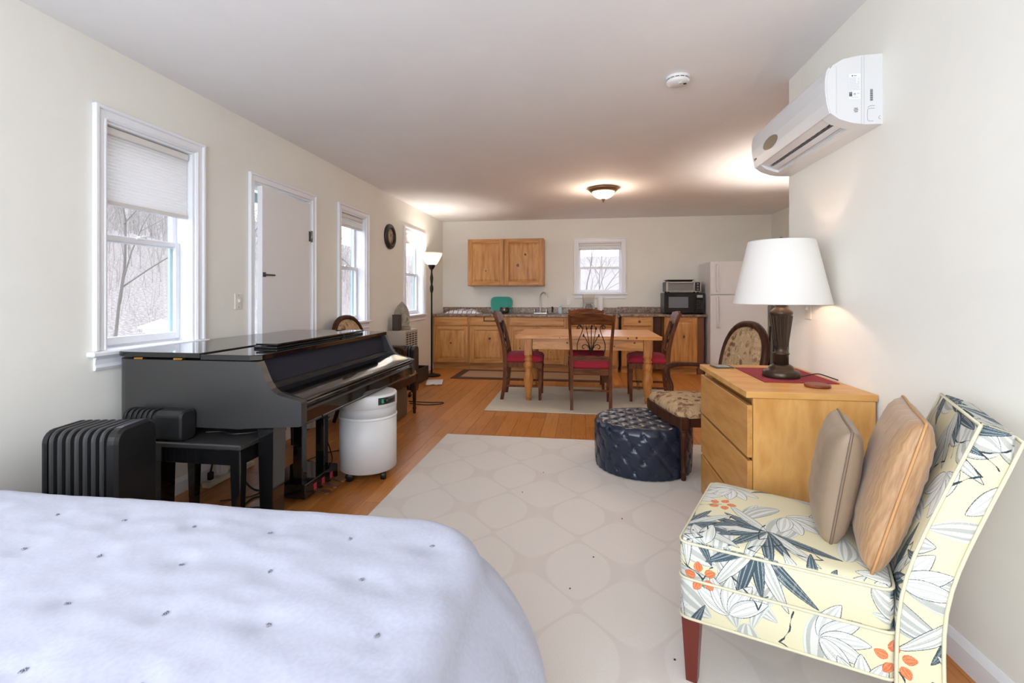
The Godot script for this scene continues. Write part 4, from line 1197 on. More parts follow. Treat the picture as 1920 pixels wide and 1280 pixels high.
func dining_chair(label: String, grp: String) -> Node3D:
	# faces local +z
	var n := thing("dining_chair", label, "chair", Vector3.ZERO, 0.0, grp)
	var hw := 0.2
	for s in [-1.0, 1.0]:
		# rear leg runs up into the back post, in a long curve
		var path := [Vector3(s * hw, 0, -0.235), Vector3(s * hw, 0.2, -0.205), Vector3(s * hw, 0.45, -0.195), Vector3(s * (hw + 0.006), 0.62, -0.212), Vector3(s * (hw + 0.018), 0.82, -0.262), Vector3(s * (hw + 0.028), 1.0, -0.325)]
		var rings: Array = []
		var cpts := curve(path, 4)
		for k in cpts.size():
			var q: Vector3 = cpts[k]
			var t := float(k) / (cpts.size() - 1)
			var a := lerpf(0.017, 0.014, t)
			var dz := lerpf(0.02, 0.017, t) + 0.008 * exp(-pow((t - 0.45) / 0.15, 2.0))
			rings.append([q + Vector3(-a, 0, -dz), q + Vector3(a, 0, -dz), q + Vector3(a, 0, dz), q + Vector3(-a, 0, dz)])
		part("back_post", mb().loft(rings, true, true, false), M.walnut, n)
		# front leg: square, tapering, with a carved ring below the seat
		var fl := mb()
		fl.loft([[Vector3(-0.015, 0, -0.015), Vector3(0.015, 0, -0.015), Vector3(0.015, 0, 0.015), Vector3(-0.015, 0, 0.015)], [Vector3(-0.022, 0.43, -0.022), Vector3(0.022, 0.43, -0.022), Vector3(0.022, 0.43, 0.022), Vector3(-0.022, 0.43, 0.022)]], true, true, false)
		for y in [0.33, 0.345, 0.36]: fl.box(Vector3(0, y, 0), Vector3(0.05, 0.008, 0.05), 0.003)
		part("front_leg", fl, M.walnut, n, Vector3(s * 0.205, 0, 0.205))
		part("side_rail", mb().box(Vector3(s * 0.2, 0.4, 0.005), Vector3(0.022, 0.06, 0.37), 0.003), M.walnut, n)
		part("side_stretcher", mb().box(Vector3(s * 0.2, 0.155, 0.0), Vector3(0.016, 0.022, 0.4), 0.002), M.walnut, n)
	part("front_rail", mb().box(Vector3(0, 0.4, 0.205), Vector3(0.366, 0.06, 0.022), 0.003), M.walnut_h, n)
	part("rear_rail", mb().box(Vector3(0, 0.395, -0.198), Vector3(0.366, 0.07, 0.022), 0.003), M.walnut_h, n)
	part("rear_stretcher", mb().box(Vector3(0, 0.2, -0.205), Vector3(0.366, 0.02, 0.014), 0.002), M.walnut_h, n)
	# cushion: puffed red seat
	var rings2: Array = []
	for q in [[0.0, 0.93], [0.008, 0.985], [0.022, 1.0], [0.05, 0.99], [0.072, 0.92], [0.088, 0.72], [0.096, 0.4], [0.098, 0.02]]:
		var r: Array = []
		for p2 in round_poly(-0.225, -0.21, 0.225, 0.235, 0.06, 4): r.append(Vector3(p2.x * q[1], 0.43 + q[0], p2.y * q[1]))
		rings2.append(r)
	part("seat_cushion", mb().loft(rings2), M.red, n)
	# crest rail, arched, bowed backwards
	var cr: Array = []
	for k in 13:
		var t := -1.0 + 2.0 * k / 12.0
		var x := t * 0.215
		var bow := -0.028 * (1.0 - t * t)
		var yt := 0.985 + 0.03 * (1.0 - t * t)
		var yb := 0.885 + 0.012 * (1.0 - t * t)
		cr.append([Vector3(x, yb, -0.286 + bow), Vector3(x, yb, -0.262 + bow), Vector3(x, yt, -0.298 + bow), Vector3(x, yt, -0.322 + bow)])
	part("crest_rail", mb().loft(cr, true, true, false), M.walnut_h, n)
	part("lower_back_rail", mb().box(Vector3(0, 0.535, -0.207), Vector3(0.38, 0.045, 0.02), 0.003), M.walnut_h, n)
	# wrought iron scrolls
	var at := func(x: float, y: float) -> Vector3: return Vector3(x, y, -0.212 - maxf(0.0, y - 0.56) * 0.215)
	for s in [-1.0, 1.0]:
		var lyre: Array = []
		for q in [[0.115, 0.862], [0.132, 0.85], [0.14, 0.868], [0.125, 0.888], [0.1, 0.88], [0.088, 0.855], [0.098, 0.81], [0.122, 0.75], [0.142, 0.69], [0.14, 0.62], [0.115, 0.578], [0.075, 0.566], [0.035, 0.58], [0.012, 0.62]]: lyre.append(at.call(s * q[0], q[1]))
		part("iron_lyre", mb().tube(curve(lyre, 4), 0.0045, 6), M.iron, n)
		var cu: Array = []
		for q in [[0.012, 0.62], [0.03, 0.665], [0.06, 0.685], [0.088, 0.672], [0.088, 0.645], [0.068, 0.64]]: cu.append(at.call(s * q[0], q[1]))
		part("iron_curl", mb().tube(curve(cu, 4), 0.0045, 6), M.iron, n)
		part("iron_ray", mb().tube(curve([at.call(s * 0.006, 0.625), at.call(s * 0.026, 0.72), at.call(s * 0.05, 0.87)], 4), 0.004, 6).lathe([[0.0, -0.02], [0.012, -0.012], [0.004, 0.012], [0.0, 0.014]], at.call(s * 0.048, 0.858), 8), M.iron, n)
		part("iron_leaf_ray", mb().tube(curve([at.call(s * 0.008, 0.63), at.call(s * 0.04, 0.715), at.call(s * 0.08, 0.79)], 4), 0.004, 6).lathe([[0.0, -0.022], [0.011, -0.012], [0.005, 0.012], [0.0, 0.016]], at.call(s * 0.078, 0.785), 8), M.iron, n)
	part("iron_ray", mb().tube([at.call(0, 0.57), at.call(0, 0.75), at.call(0, 0.89)], 0.0045, 6).lathe([[0.0, -0.02], [0.012, -0.012], [0.004, 0.012], [0.0, 0.014]], at.call(0, 0.862), 8), M.iron, n)
	part("iron_band", mb().box(at.call(0, 0.635), Vector3(0.034, 0.022, 0.014), 0.004), M.iron, n)
	return n


# ---------------------------------------------------------------- piano and what stands around it
func build_piano_corner() -> void:
	var o := V(-1.86, 0, 2.905)
	var n := thing("digital_piano", "glossy black digital baby grand piano along the left wall", "piano", o)
	var zn := 0.785   # near end
	var zf := -0.785  # far end
	# case: rounded at the wall side
	var plan := PackedVector2Array()
	var rc := 0.11
	for k in 9:
		var a := PI / 2 * k / 8.0
		plan.append(Vector2(-0.552 + rc - rc * sin(a), zf + rc - rc * cos(a)))
	for k in 9:
		var a := PI / 2 * k / 8.0
		plan.append(Vector2(-0.552 + rc - rc * cos(a), zn - rc + rc * sin(a)))
	var case_plan := plan.duplicate()
	case_plan.append(Vector2(0.2, zn)); case_plan.append(Vector2(0.2, zf))
	var flat := Transform3D(Basis(Vector3(1, 0, 0), Vector3(0, 0, 1), Vector3(0, 1, 0)), Vector3.ZERO)
	part("case", mb().prism(case_plan, 0.548, 0.882, flat, 0.0, false), M.piano_satin_lit, n)
	# the two end cheeks with the scooped front
	var side: Array = [Vector2(0.2, 0.55), Vector2(0.27, 0.556), Vector2(0.506, 0.572), Vector2(0.516, 0.58), Vector2(0.516, 0.686), Vector2(0.508, 0.694)]
	for q in [[0.46, 0.706], [0.415, 0.716], [0.38, 0.728], [0.352, 0.75], [0.33, 0.783], [0.312, 0.82], [0.297, 0.856], [0.284, 0.882]]: side.append(Vector2(q[0], q[1]))
	side.append(Vector2(0.2, 0.882))
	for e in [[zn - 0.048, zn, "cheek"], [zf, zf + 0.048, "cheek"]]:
		part(e[2], mb().prism(PackedVector2Array(side), e[0], e[1], Transform3D.IDENTITY, 0.0), M.piano_satin_lit, n)
	# lid in two leaves
	var lid_plan := PackedVector2Array()
	for v in plan: lid_plan.append(Vector2(v.x - 0.008, v.y * 1.008))
	lid_plan.append(Vector2(-0.028, zn * 1.008)); lid_plan.append(Vector2(-0.028, zf * 1.008))
	part("rear_lid", mb().prism(lid_plan, 0.894, 0.92, flat, 0.003), M.piano, n)
	part("front_lid", mb().prism(PackedVector2Array([Vector2(-0.024, zf - 0.006), Vector2(-0.024, zn + 0.006), Vector2(0.245, zn + 0.006), Vector2(0.288, zn - 0.03), Vector2(0.288, zf + 0.03), Vector2(0.245, zf - 0.006)]), 0.886, 0.914, flat, 0.003), M.piano, n)
	for x in [-0.374, -0.147]:
		part("brass_hinge", mb().box(Vector3(x, 0.888, zn - 0.004), Vector3(0.05, 0.012, 0.018), 0.002).tube([Vector3(x - 0.025, 0.888, zn + 0.007), Vector3(x + 0.025, 0.888, zn + 0.007)], 0.006, 8), M.brass, n)
	# folded music rest on the lid
	var mr := part("music_rest", mb().box(Vector3(0.14, 0.937, 0.0), Vector3(0.13, 0.012, 1.04), 0.003), M.piano, n)
	part("rest_ledge", mb().box(Vector3(0.132, 0.921, 0.0), Vector3(0.14, 0.014, 1.04), 0.003), M.piano, mr)
	part("rest_prop", mb().tube([Vector3(0.215, 0.918, -0.2), Vector3(0.215, 0.931, -0.2)], 0.006, 6), M.iron, mr)
	# speaker cloth below the lid, dark slot, curved key cover, key slip
	part("speaker_cloth", mb().loft([[Vector3(0.25, 0.884, zn - 0.05), Vector3(0.2, 0.884, zn - 0.05), Vector3(0.2, 0.76, zn - 0.05), Vector3(0.275, 0.76, zn - 0.05)], [Vector3(0.25, 0.884, zf + 0.05), Vector3(0.2, 0.884, zf + 0.05), Vector3(0.2, 0.76, zf + 0.05), Vector3(0.275, 0.76, zf + 0.05)]], true, true, false), M.piano_cloth, n)
	part("key_slot", mb().box(Vector3(0.25, 0.70, 0), Vector3(0.1, 0.118, 1.466)), M.piano_satin_lit, n)
	var cov: Array = []
	var cover_pts := [Vector2(0.30, 0.735), Vector2(0.315, 0.745), Vector2(0.345, 0.742), Vector2(0.39, 0.729), Vector2(0.44, 0.714), Vector2(0.485, 0.701), Vector2(0.503, 0.694), Vector2(0.505, 0.684), Vector2(0.48, 0.682), Vector2(0.31, 0.715)]
	part("key_cover", mb().prism(PackedVector2Array(cover_pts), zf + 0.052, zn - 0.052, Transform3D.IDENTITY, 0.0, true), M.piano, n)
	part("cover_lip", mb().prism(PackedVector2Array([Vector2(0.48, 0.681), Vector2(0.51, 0.681), Vector2(0.514, 0.676), Vector2(0.514, 0.662), Vector2(0.508, 0.657), Vector2(0.48, 0.657)]), zf + 0.052, zn - 0.052), M.piano, n)
	part("key_slip", mb().prism(PackedVector2Array([Vector2(0.22, 0.575), Vector2(0.506, 0.575), Vector2(0.514, 0.583), Vector2(0.514, 0.638), Vector2(0.506, 0.646), Vector2(0.50, 0.653), Vector2(0.22, 0.653)]), zf + 0.049, zn - 0.049), M.piano, n)
	part("keybed", mb().box(Vector3(0.35, 0.566, 0), Vector3(0.28, 0.014, 1.46)), M.piano_satin_lit, n)
	part("headphone_hook", mb().tube(curve([Vector3(0.49, 0.575, 0.55), Vector3(0.49, 0.56, 0.55), Vector3(0.52, 0.556, 0.55), Vector3(0.53, 0.565, 0.55)], 5), 0.005, 6), M.black_plastic, n)
	# legs: square, tapering
	var lg := mb().loft([[Vector3(-0.034, 0.0, -0.042), Vector3(0.034, 0.0, -0.042), Vector3(0.034, 0.0, 0.042), Vector3(-0.034, 0.0, 0.042)], [Vector3(-0.042, 0.553, -0.05), Vector3(0.042, 0.553, -0.05), Vector3(0.042, 0.553, 0.05), Vector3(-0.042, 0.553, 0.05)]], true, true, false).mesh()
	for q in [[0.305, 0.705], [0.305, -0.66], [-0.43, 0.60], [-0.43, -0.66]]: part("leg", lg, M.piano, n, Vector3(q[0], 0, q[1]))
	# pedal lyre
	var pb := part("pedal_box", mb().box(Vector3(0.135, 0.072, 0.19), Vector3(0.29, 0.085, 0.37), 0.004), M.piano, n)
	for z in [0.30, 0.06]:
		part("lyre_post", mb().box(Vector3(0.2, 0.331, z), Vector3(0.062, 0.435, 0.05), 0.004), M.piano, n)
	for z in [0.275, 0.185, 0.09]:
		part("pedal", mb().loft([[Vector3(0.278, 0.045, z - 0.016), Vector3(0.278, 0.045, z + 0.016), Vector3(0.278, 0.055, z + 0.016), Vector3(0.278, 0.055, z - 0.016)], [Vector3(0.32, 0.038, z - 0.018), Vector3(0.32, 0.038, z + 0.018), Vector3(0.32, 0.048, z + 0.018), Vector3(0.32, 0.048, z - 0.018)], [Vector3(0.36, 0.035, z - 0.024), Vector3(0.36, 0.035, z + 0.024), Vector3(0.36, 0.043, z + 0.024), Vector3(0.36, 0.043, z - 0.024)], [Vector3(0.378, 0.035, z - 0.012), Vector3(0.378, 0.035, z + 0.012), Vector3(0.378, 0.042, z + 0.012), Vector3(0.378, 0.042, z - 0.012)]], true, true, false), mat(rgb(150, 104, 76), 0.2, 0.7), n)
		part("pedal_guard", mb().box(Vector3(0.282, 0.068, z), Vector3(0.004, 0.042, 0.03), 0.001), mat(rgb(168, 44, 60), 0.5), n)

	# bench under the near end
	n = thing("piano_bench", "black piano bench pushed under the near end of the piano", "bench", V(-1.878, 0, 2.2))
	part("seat_top", mb().box(Vector3(0, 0.487, 0), Vector3(0.57, 0.026, 0.36), 0.006), M.piano_satin_lit, n)
	part("apron", mb().box(Vector3(0, 0.436, 0.155), Vector3(0.50, 0.074, 0.018), 0.002), M.piano, n)
	part("apron", mb().box(Vector3(0, 0.436, -0.155), Vector3(0.50, 0.074, 0.018), 0.002), M.piano, n)
	for s in [-1.0, 1.0]: part("end_apron", mb().box(Vector3(s * 0.262, 0.436, 0), Vector3(0.018, 0.074, 0.27), 0.002), M.piano, n)
	var bl := mb().loft([[Vector3(-0.016, 0.0, -0.016), Vector3(0.016, 0.0, -0.016), Vector3(0.016, 0.0, 0.016), Vector3(-0.016, 0.0, 0.016)], [Vector3(-0.024, 0.36, -0.024), Vector3(0.024, 0.36, -0.024), Vector3(0.024, 0.36, 0.024), Vector3(-0.024, 0.36, 0.024)], [Vector3(-0.024, 0.474, -0.024), Vector3(0.024, 0.474, -0.024), Vector3(0.024, 0.474, 0.024), Vector3(-0.024, 0.474, 0.024)]], true, true, false).mesh()
	for s in [[-0.25, -0.145], [0.25, -0.145], [-0.25, 0.145], [0.25, 0.145]]: part("leg", bl, M.piano, n, Vector3(s[0], 0, s[1]))
	n = thing("coiled_headset", "black headset with a coiled cable lying on the bench", "headphones", V(-1.75, 0.501, 2.25))
	part("cable", mb().tube(curve([Vector3(-0.16, 0.006, 0.07), Vector3(-0.08, 0.006, 0.05), Vector3(0.0, 0.006, 0.08), Vector3(0.09, 0.006, 0.03), Vector3(0.1, 0.006, -0.04), Vector3(0.0, 0.006, -0.05), Vector3(-0.06, 0.006, 0.0)], 6), 0.006, 6), M.cord, n)
	part("ear_cup", mb().lathe([[0.0, 0.0], [0.035, 0.0], [0.036, 0.02], [0.028, 0.03], [0.0, 0.032]], Vector3(0.08, 0, -0.08), 16), M.black_plastic, n)

	# oil radiators
	var r1 := radiator(7, 0.30, 0.23, 0.655, "black oil-filled radiator nearest the bed, left of the bench")
	r1.position = V(-2.05, 0, 1.766)
	r1.rotation.y = 0.2
	n = thing("ribbed_case", "low black ribbed case lying on the piano bench", "case", V(-2.072, 0.5005, 2.067))
	var cprof := round_poly(-0.043, 0.0, 0.043, 0.14, 0.035, 5)
	var cax := Transform3D(Basis(Vector3(0, 0, -1), Vector3(0, 1, 0), Vector3(1, 0, 0)), Vector3.ZERO)
	part("body", mb().prism(cprof, -0.165, 0.16, cax, 0.004), M.heater, n)
	part("end_block", mb().prism(round_poly(-0.048, 0.0, 0.048, 0.148, 0.03, 5), 0.02, 0.165, cax, 0.008), M.heater, n)
	for k in 6: part("rib", mb().prism(round_poly(-0.049, 0.0, 0.049, 0.149, 0.036, 5), -0.155 + k * 0.028, -0.139 + k * 0.028, cax, 0.003), M.heater, n)
	var r3 := radiator(8, 0.34, 0.16, 0.60, "far black oil-filled radiator in front of the wall heater")
	r3.position = V(-2.14, 0, 5.47)
	r3.rotation.y = 0.0

	# air purifier
	n = thing("air_purifier", "white drum air purifier on casters in front of the piano", "air purifier", V(-1.43, 0, 3.03))
	var pm := mat(rgb(218, 217, 216), 0.45)
	part("drum", mb().lathe([[0.0, 0.058], [0.178, 0.058], [0.185, 0.064], [0.185, 0.40], [0.0, 0.40]], Vector3.ZERO, 48), pm, n)
	part("seam_band", mb().lathe([[0.0, 0.40], [0.187, 0.40], [0.189, 0.404], [0.189, 0.412], [0.187, 0.416], [0.0, 0.416]], Vector3.ZERO, 48), mat(rgb(228, 227, 226), 0.4), n)
	part("intake_band", mb().lathe([[0.0, 0.416], [0.184, 0.416], [0.184, 0.475], [0.0, 0.475]], Vector3.ZERO, 48), mat(rgb(196, 195, 194), 0.6), n)
	part("lid", mb().lathe([[0.0, 0.475], [0.186, 0.475], [0.187, 0.55], [0.183, 0.558], [0.170, 0.560], [0.0, 0.552]], Vector3.ZERO, 48), pm, n)
	var cp := part("control_plate", mb().loft(arc_plate(0.1885, 0.50, 0.545, -0.38, 0.42), true, true, true), mat(rgb(34, 42, 40), 0.4), n, Vector3.ZERO, Vector3(0, -0.42, 0))
	part("power_switch", mb().box(Vector3(0.188, 0.523, 0.046), Vector3(0.012, 0.026, 0.012), 0.002), mat(rgb(40, 150, 96), 0.4), cp)
	part("dial", mb().lathe([[0.0, 0.0], [0.017, 0.0], [0.014, 0.014], [0.0, 0.015]], Vector3(0.187, 0.523, 0.008), 16, true, Basis(Vector3.BACK, -PI / 2)), M.dark, cp)
	for k in 4:
		var a := TAU * k / 4.0 + 0.45
		var c := Vector3(0.15 * cos(a), 0, 0.15 * sin(a))
		var cs := part("caster", mb().lathe([[0.0, -0.014], [0.026, -0.017], [0.0295, -0.01], [0.0295, 0.01], [0.026, 0.017], [0.0, 0.014]], c + Vector3(0, 0.0295, 0), 18, true, Basis(Vector3(cos(a + 0.8), 0, sin(a + 0.8)), PI / 2)), M.black_plastic, n)
		part("caster_fork", mb().box(c + Vector3(0, 0.052, 0), Vector3(0.03, 0.012, 0.03), 0.003), M.black_plastic, cs)

	# rear armchair by the wall and the box under it
	armchair("dark wooden armchair with patterned oval back by the left wall, behind the piano", V(-1.985, 0, 4.40), PI / 2 - 0.06)
	n = thing("speaker_cabinet", "low box with brown woven grille cloth under the far armchair", "speaker", V(-1.93, 0, 4.36))
	part("cabinet", mb().box(Vector3(0, 0.16, 0), Vector3(0.36, 0.31, 0.42), 0.004), mat(rgb(70, 50, 38), 0.6), n)
	var gt := Image.create(64, 64, false, Image.FORMAT_RGB8)
	for y in 64:
		for x in 64: gt.set_pixel(x, y, rgb(122, 96, 70) if (x / 8 + y / 8) % 2 == 0 else rgb(78, 58, 42))
	var gm := mat(Color.WHITE, 0.9)
	gm.albedo_texture = ImageTexture.create_from_image(gt)
	gm.uv1_triplanar = true
	gm.uv1_scale = Vector3.ONE * 12.0
	part("grille", mb().box(Vector3(0.184, 0.16, 0), Vector3(0.01, 0.29, 0.40), 0.003), gm, n)

	# power strip, adapter and cords
	n = thing("power_strip", "cream power strip on the floor by the baseboard under the piano", "power strip", V(-2.33, 0, 2.86))
	part("body", mb().box(Vector3(0, 0.018, 0), Vector3(0.055, 0.034, 0.42), 0.006), mat(rgb(214, 206, 186), 0.5), n)
	for k in 4: part("socket", mb().box(Vector3(0, 0.0355, -0.15 + k * 0.1), Vector3(0.03, 0.003, 0.04), 0.001), M.white, n)
	n = thing("power_adapter", "white plug-in adapter standing in the power strip", "adapter", V(-2.335, 0.037, 2.80))
	part("block", mb().box(Vector3(0, 0.036, 0), Vector3(0.045, 0.072, 0.06), 0.006), M.white, n)
	part("plug", mb().box(Vector3(0, 0.084, 0), Vector3(0.02, 0.024, 0.022), 0.004).tube(curve([Vector3(0, 0.09, 0), Vector3(0.0, 0.14, 0), Vector3(0.02, 0.2, 0.01)], 5), 0.0035, 6), M.cord, n)
	n = thing("mains_cord", "thick black mains cord arching from the power strip to the piano", "cord", V(-2.335, 0.037, 2.70))
	part("plug", mb().box(Vector3(0, 0.026, 0), Vector3(0.03, 0.05, 0.032), 0.006), M.cord, n)
	part("lead", mb().tube(curve([Vector3(0, 0.05, 0), Vector3(0.01, 0.14, -0.02), Vector3(0.05, 0.19, -0.03), Vector3(0.13, 0.14, 0.0), Vector3(0.22, 0.06, 0.02), Vector3(0.33, -0.03, 0.03), Vector3(0.5, -0.031, 0.0)], 6), 0.006, 7), M.cord, n)
	var cords := [["thin brown cord lying behind the pedals", [V(-2.1, 0.005, 2.5), V(-1.95, 0.005, 2.62), V(-2.0, 0.005, 3.0), V(-1.95, 0.005, 3.35), V(-1.8, 0.005, 3.5)], 0.004, M.brown_cord],
		["brown cord hanging down behind the right pedal post", [V(-1.70, 0.53, 2.92), V(-1.70, 0.3, 2.95), V(-1.72, 0.08, 3.08), V(-1.8, 0.005, 3.15), V(-1.98, 0.005, 3.2)], 0.004, M.brown_cord],
		["tangled black cord beside the near piano leg", [V(-1.72, 0.006, 2.35), V(-1.8, 0.006, 2.45), V(-1.9, 0.006, 2.44), V(-1.93, 0.006, 2.56), V(-1.84, 0.006, 2.6), V(-1.78, 0.006, 2.5)], 0.005, M.cord],
		["black cord looped on the floor past the far armchair", [V(-1.9, 0.005, 5.06), V(-1.72, 0.005, 5.02), V(-1.56, 0.005, 5.08), V(-1.55, 0.005, 5.16), V(-1.7, 0.005, 5.14), V(-1.95, 0.005, 5.16)], 0.006, M.cord]]
	for c in cords:
		var cn := thing("floor_cord", c[0], "cord", c[1][0])
		var loc: Array = []
		for v in c[1]: loc.append(v - c[1][0])
		part("lead", mb().tube(curve(loc, 6), c[2], 6), c[3], cn)


func arc_plate(r: float, y0: float, y1: float, a0: float, a1: float) -> Array:
	var rings: Array = []
	for k in 9:
		var a := lerpf(a0, a1, k / 8.0)
		var d := Vector3(cos(a), 0, -sin(a))
		rings.append([d * (r - 0.004) + Vector3(0, y0, 0), d * r + Vector3(0, y0, 0), d * r + Vector3(0, y1, 0), d * (r - 0.004) + Vector3(0, y1, 0)])
	return rings


func radiator(fins: int, length: float, depth: float, h: float, label: String) -> Node3D:
	# fins stand across local x
	var n := thing("oil_radiator", label, "radiator", Vector3.ZERO, 0.0, "black oil radiators")
	var y0 := 0.07
	var step := (length - 0.07) / fins
	var prof := round_poly(-depth / 2, y0, depth / 2, h, 0.045, 5)
	var across := Transform3D(Basis(Vector3(0, 0, -1), Vector3(0, 1, 0), Vector3(1, 0, 0)), Vector3.ZERO)
	var fin_mesh := mb().prism(prof, -step * 0.27, step * 0.27, across, 0.005).mesh()
	for k in fins:
		part("fin", fin_mesh, M.heater_fin_lit, n, Vector3(-length / 2 + 0.02 + (k + 0.5) * step, 0, 0))
	var core := round_poly(-depth / 2 + 0.04, y0 + 0.03, depth / 2 - 0.04, h - 0.035, 0.04, 4)
	part("core", mb().prism(core, -length / 2 + 0.02, length / 2 - 0.05, across), M.heater, n)
	var ep := round_poly(-depth / 2 - 0.006, y0 - 0.02, depth / 2 + 0.006, h + 0.004, 0.06, 6)
	var panel := part("control_housing", mb().prism(ep, length / 2 - 0.05, length / 2, across, 0.012), M.heater, n)
	for q in [[h - 0.13], [h - 0.33]]:
		part("vent_slit", mb().box(Vector3(length / 2 + 0.0004, q[0], 0.02), Vector3(0.001, 0.004, depth * 0.5)), M.dark, panel)
	part("end_cap", mb().prism(round_poly(-depth / 2, y0, depth / 2, h, 0.05, 5), -length / 2, -length / 2 + 0.02, across, 0.006), M.heater, n)
	for s in [-1.0, 1.0]:
		part("foot_bar", mb().tube([Vector3(s * (length / 2 - 0.06), 0.052, -depth * 0.5), Vector3(s * (length / 2 - 0.06), 0.052, depth * 0.5)], 0.009, 8), M.heater, n)
		for t in [-1.0, 1.0]:
			part("caster", mb().lathe([[0.0, -0.01], [0.024, -0.01], [0.024, 0.01], [0.0, 0.01]], Vector3(s * (length / 2 - 0.06), 0.0245, t * depth * 0.44), 14, true, Basis(Vector3.BACK, PI / 2)), M.black_plastic, n)
	return n


# Armchair with oval back, open arms and turned front legs; faces local +z.
func armchair(label: String, at: Vector3, turn: float) -> Node3D:
	var n := thing("armchair", label, "armchair", at, turn, "patterned wooden armchairs")
	if not M.has("damask"):
		M.damask = mat(Color.WHITE, 0.9)
		M.damask.albedo_texture = damask_tex()
		M.damask.uv1_triplanar = true
		M.damask.uv1_scale = Vector3.ONE * 2.6
	var leg: Array = [[0.0, 0.0], [0.013, 0.0], [0.016, 0.012], [0.015, 0.04], [0.021, 0.05], [0.021, 0.058], [0.015, 0.066], [0.017, 0.1], [0.021, 0.28], [0.024, 0.30], [0.019, 0.308], [0.026, 0.318], [0.026, 0.33], [0.0, 0.33]]
	for s in [-1.0, 1.0]:
		var f := part("front_leg", mb().lathe(leg, Vector3(s * 0.285, 0, 0.265), 14).box(Vector3(s * 0.285, 0.368, 0.265), Vector3(0.06, 0.078, 0.06), 0.006), M.armwood, n)
		# rear leg, raked back
		var path := curve([Vector3(s * 0.22, 0.006, -0.33), Vector3(s * 0.22, 0.18, -0.275), Vector3(s * 0.22, 0.39, -0.25), Vector3(s * 0.215, 0.52, -0.262)], 4)
		part("rear_leg", mb().tube(path, [0.016, 0.017, 0.018, 0.019, 0.02, 0.021, 0.022, 0.022, 0.022, 0.022, 0.02, 0.018, 0.016], 8), M.armwood, n)
		# arm: from the back, forward, curling down to the side rail
		var arm := curve([Vector3(s * 0.235, 0.64, -0.262), Vector3(s * 0.29, 0.655, -0.16), Vector3(s * 0.315, 0.66, -0.02), Vector3(s * 0.318, 0.655, 0.09), Vector3(s * 0.318, 0.625, 0.142), Vector3(s * 0.315, 0.565, 0.125), Vector3(s * 0.305, 0.49, 0.10), Vector3(s * 0.297, 0.42, 0.115), Vector3(s * 0.292, 0.37, 0.125)], 4)
		var rr: Array = []
		for k in arm.size(): rr.append(0.015 + 0.008 * exp(-pow((k - 14.0) / 5.0, 2.0)))
		part("arm", mb().tube(arm, rr, 8), M.armwood, n)
		part("side_rail", mb().box(Vector3(s * 0.265, 0.368, 0.0), Vector3(0.034, 0.07, 0.50), 0.006, Basis(Vector3.UP, s * -0.1)), M.armwood, n)
	# front rail, slightly bowed
	var fr: Array = []
	for k in 9:
		var t := -1.0 + 2.0 * k / 8.0
		var z := 0.272 + 0.025 * (1 - t * t)
		fr.append([Vector3(t * 0.26, 0.335, z - 0.018), Vector3(t * 0.26, 0.335, z + 0.018), Vector3(t * 0.26, 0.404, z + 0.018), Vector3(t * 0.26, 0.404, z - 0.018)])
	part("front_rail", mb().loft(fr, true, true, false), M.armwood, n)
	part("rear_rail", mb().box(Vector3(0, 0.37, -0.25), Vector3(0.42, 0.07, 0.03), 0.006), M.armwood, n)
	# seat: domed upholstery, wider at the front
	var rings: Array = []
	for q in [[0.0, 0.97], [0.02, 1.0], [0.045, 0.985], [0.064, 0.93], [0.078, 0.78], [0.086, 0.5], [0.089, 0.02]]:
		var r: Array = []
		for p2 in round_poly(-0.3, -0.26, 0.3, 0.30, 0.06, 4):
			var w := lerpf(0.80, 1.0, (p2.y + 0.26) / 0.56)
			r.append(Vector3(p2.x * q[1] * w, 0.396 + q[0], 0.02 + (p2.y - 0.02) * q[1]))
		rings.append(r)
	part("seat", mb().loft(rings), M.damask, n)
	# oval back: frame swept round an ellipse, leaning backwards
	var lean := Basis(Vector3.RIGHT, deg_to_rad(-13.0))
	var oc := Vector3(0, 0.735, -0.285)
	var fr2: Array = []
	for k in 41:
		var a := TAU * k / 40.0
		var sx := 0.262 * signf(cos(a)) * pow(absf(cos(a)), 0.86)
		var sy := 0.262 * signf(sin(a)) * pow(absf(sin(a)), 0.86)
		var c2 := Vector3(sx, sy, 0)
		var out := Vector3(cos(a), sin(a), 0)
		var ring: Array = []
		for q in [[-0.026, -0.014], [0.016, -0.02], [0.024, -0.006], [0.02, 0.012], [0.004, 0.022], [-0.02, 0.016]]: ring.append(oc + lean * (c2 + out * q[0] + Vector3(0, 0, q[1])))
		fr2.append(ring)
	part("back_frame", mb().loft(fr2, true, false), M.armwood, n)
	var pr: Array = []
	for q in [[-0.012, 0.99], [0.008, 1.0], [0.02, 0.92], [0.03, 0.7], [0.035, 0.4], [0.036, 0.02]]:
		var r3: Array = []
		for k in 40:
			var a := TAU * k / 40.0
			r3.append(oc + lean * Vector3(0.24 * signf(cos(a)) * pow(absf(cos(a)), 0.86) * q[1], 0.24 * signf(sin(a)) * pow(absf(sin(a)), 0.86) * q[1], q[0]))
		pr.append(r3)
	part("back_upholstery", mb().loft(pr), M.damask, n)
	return n


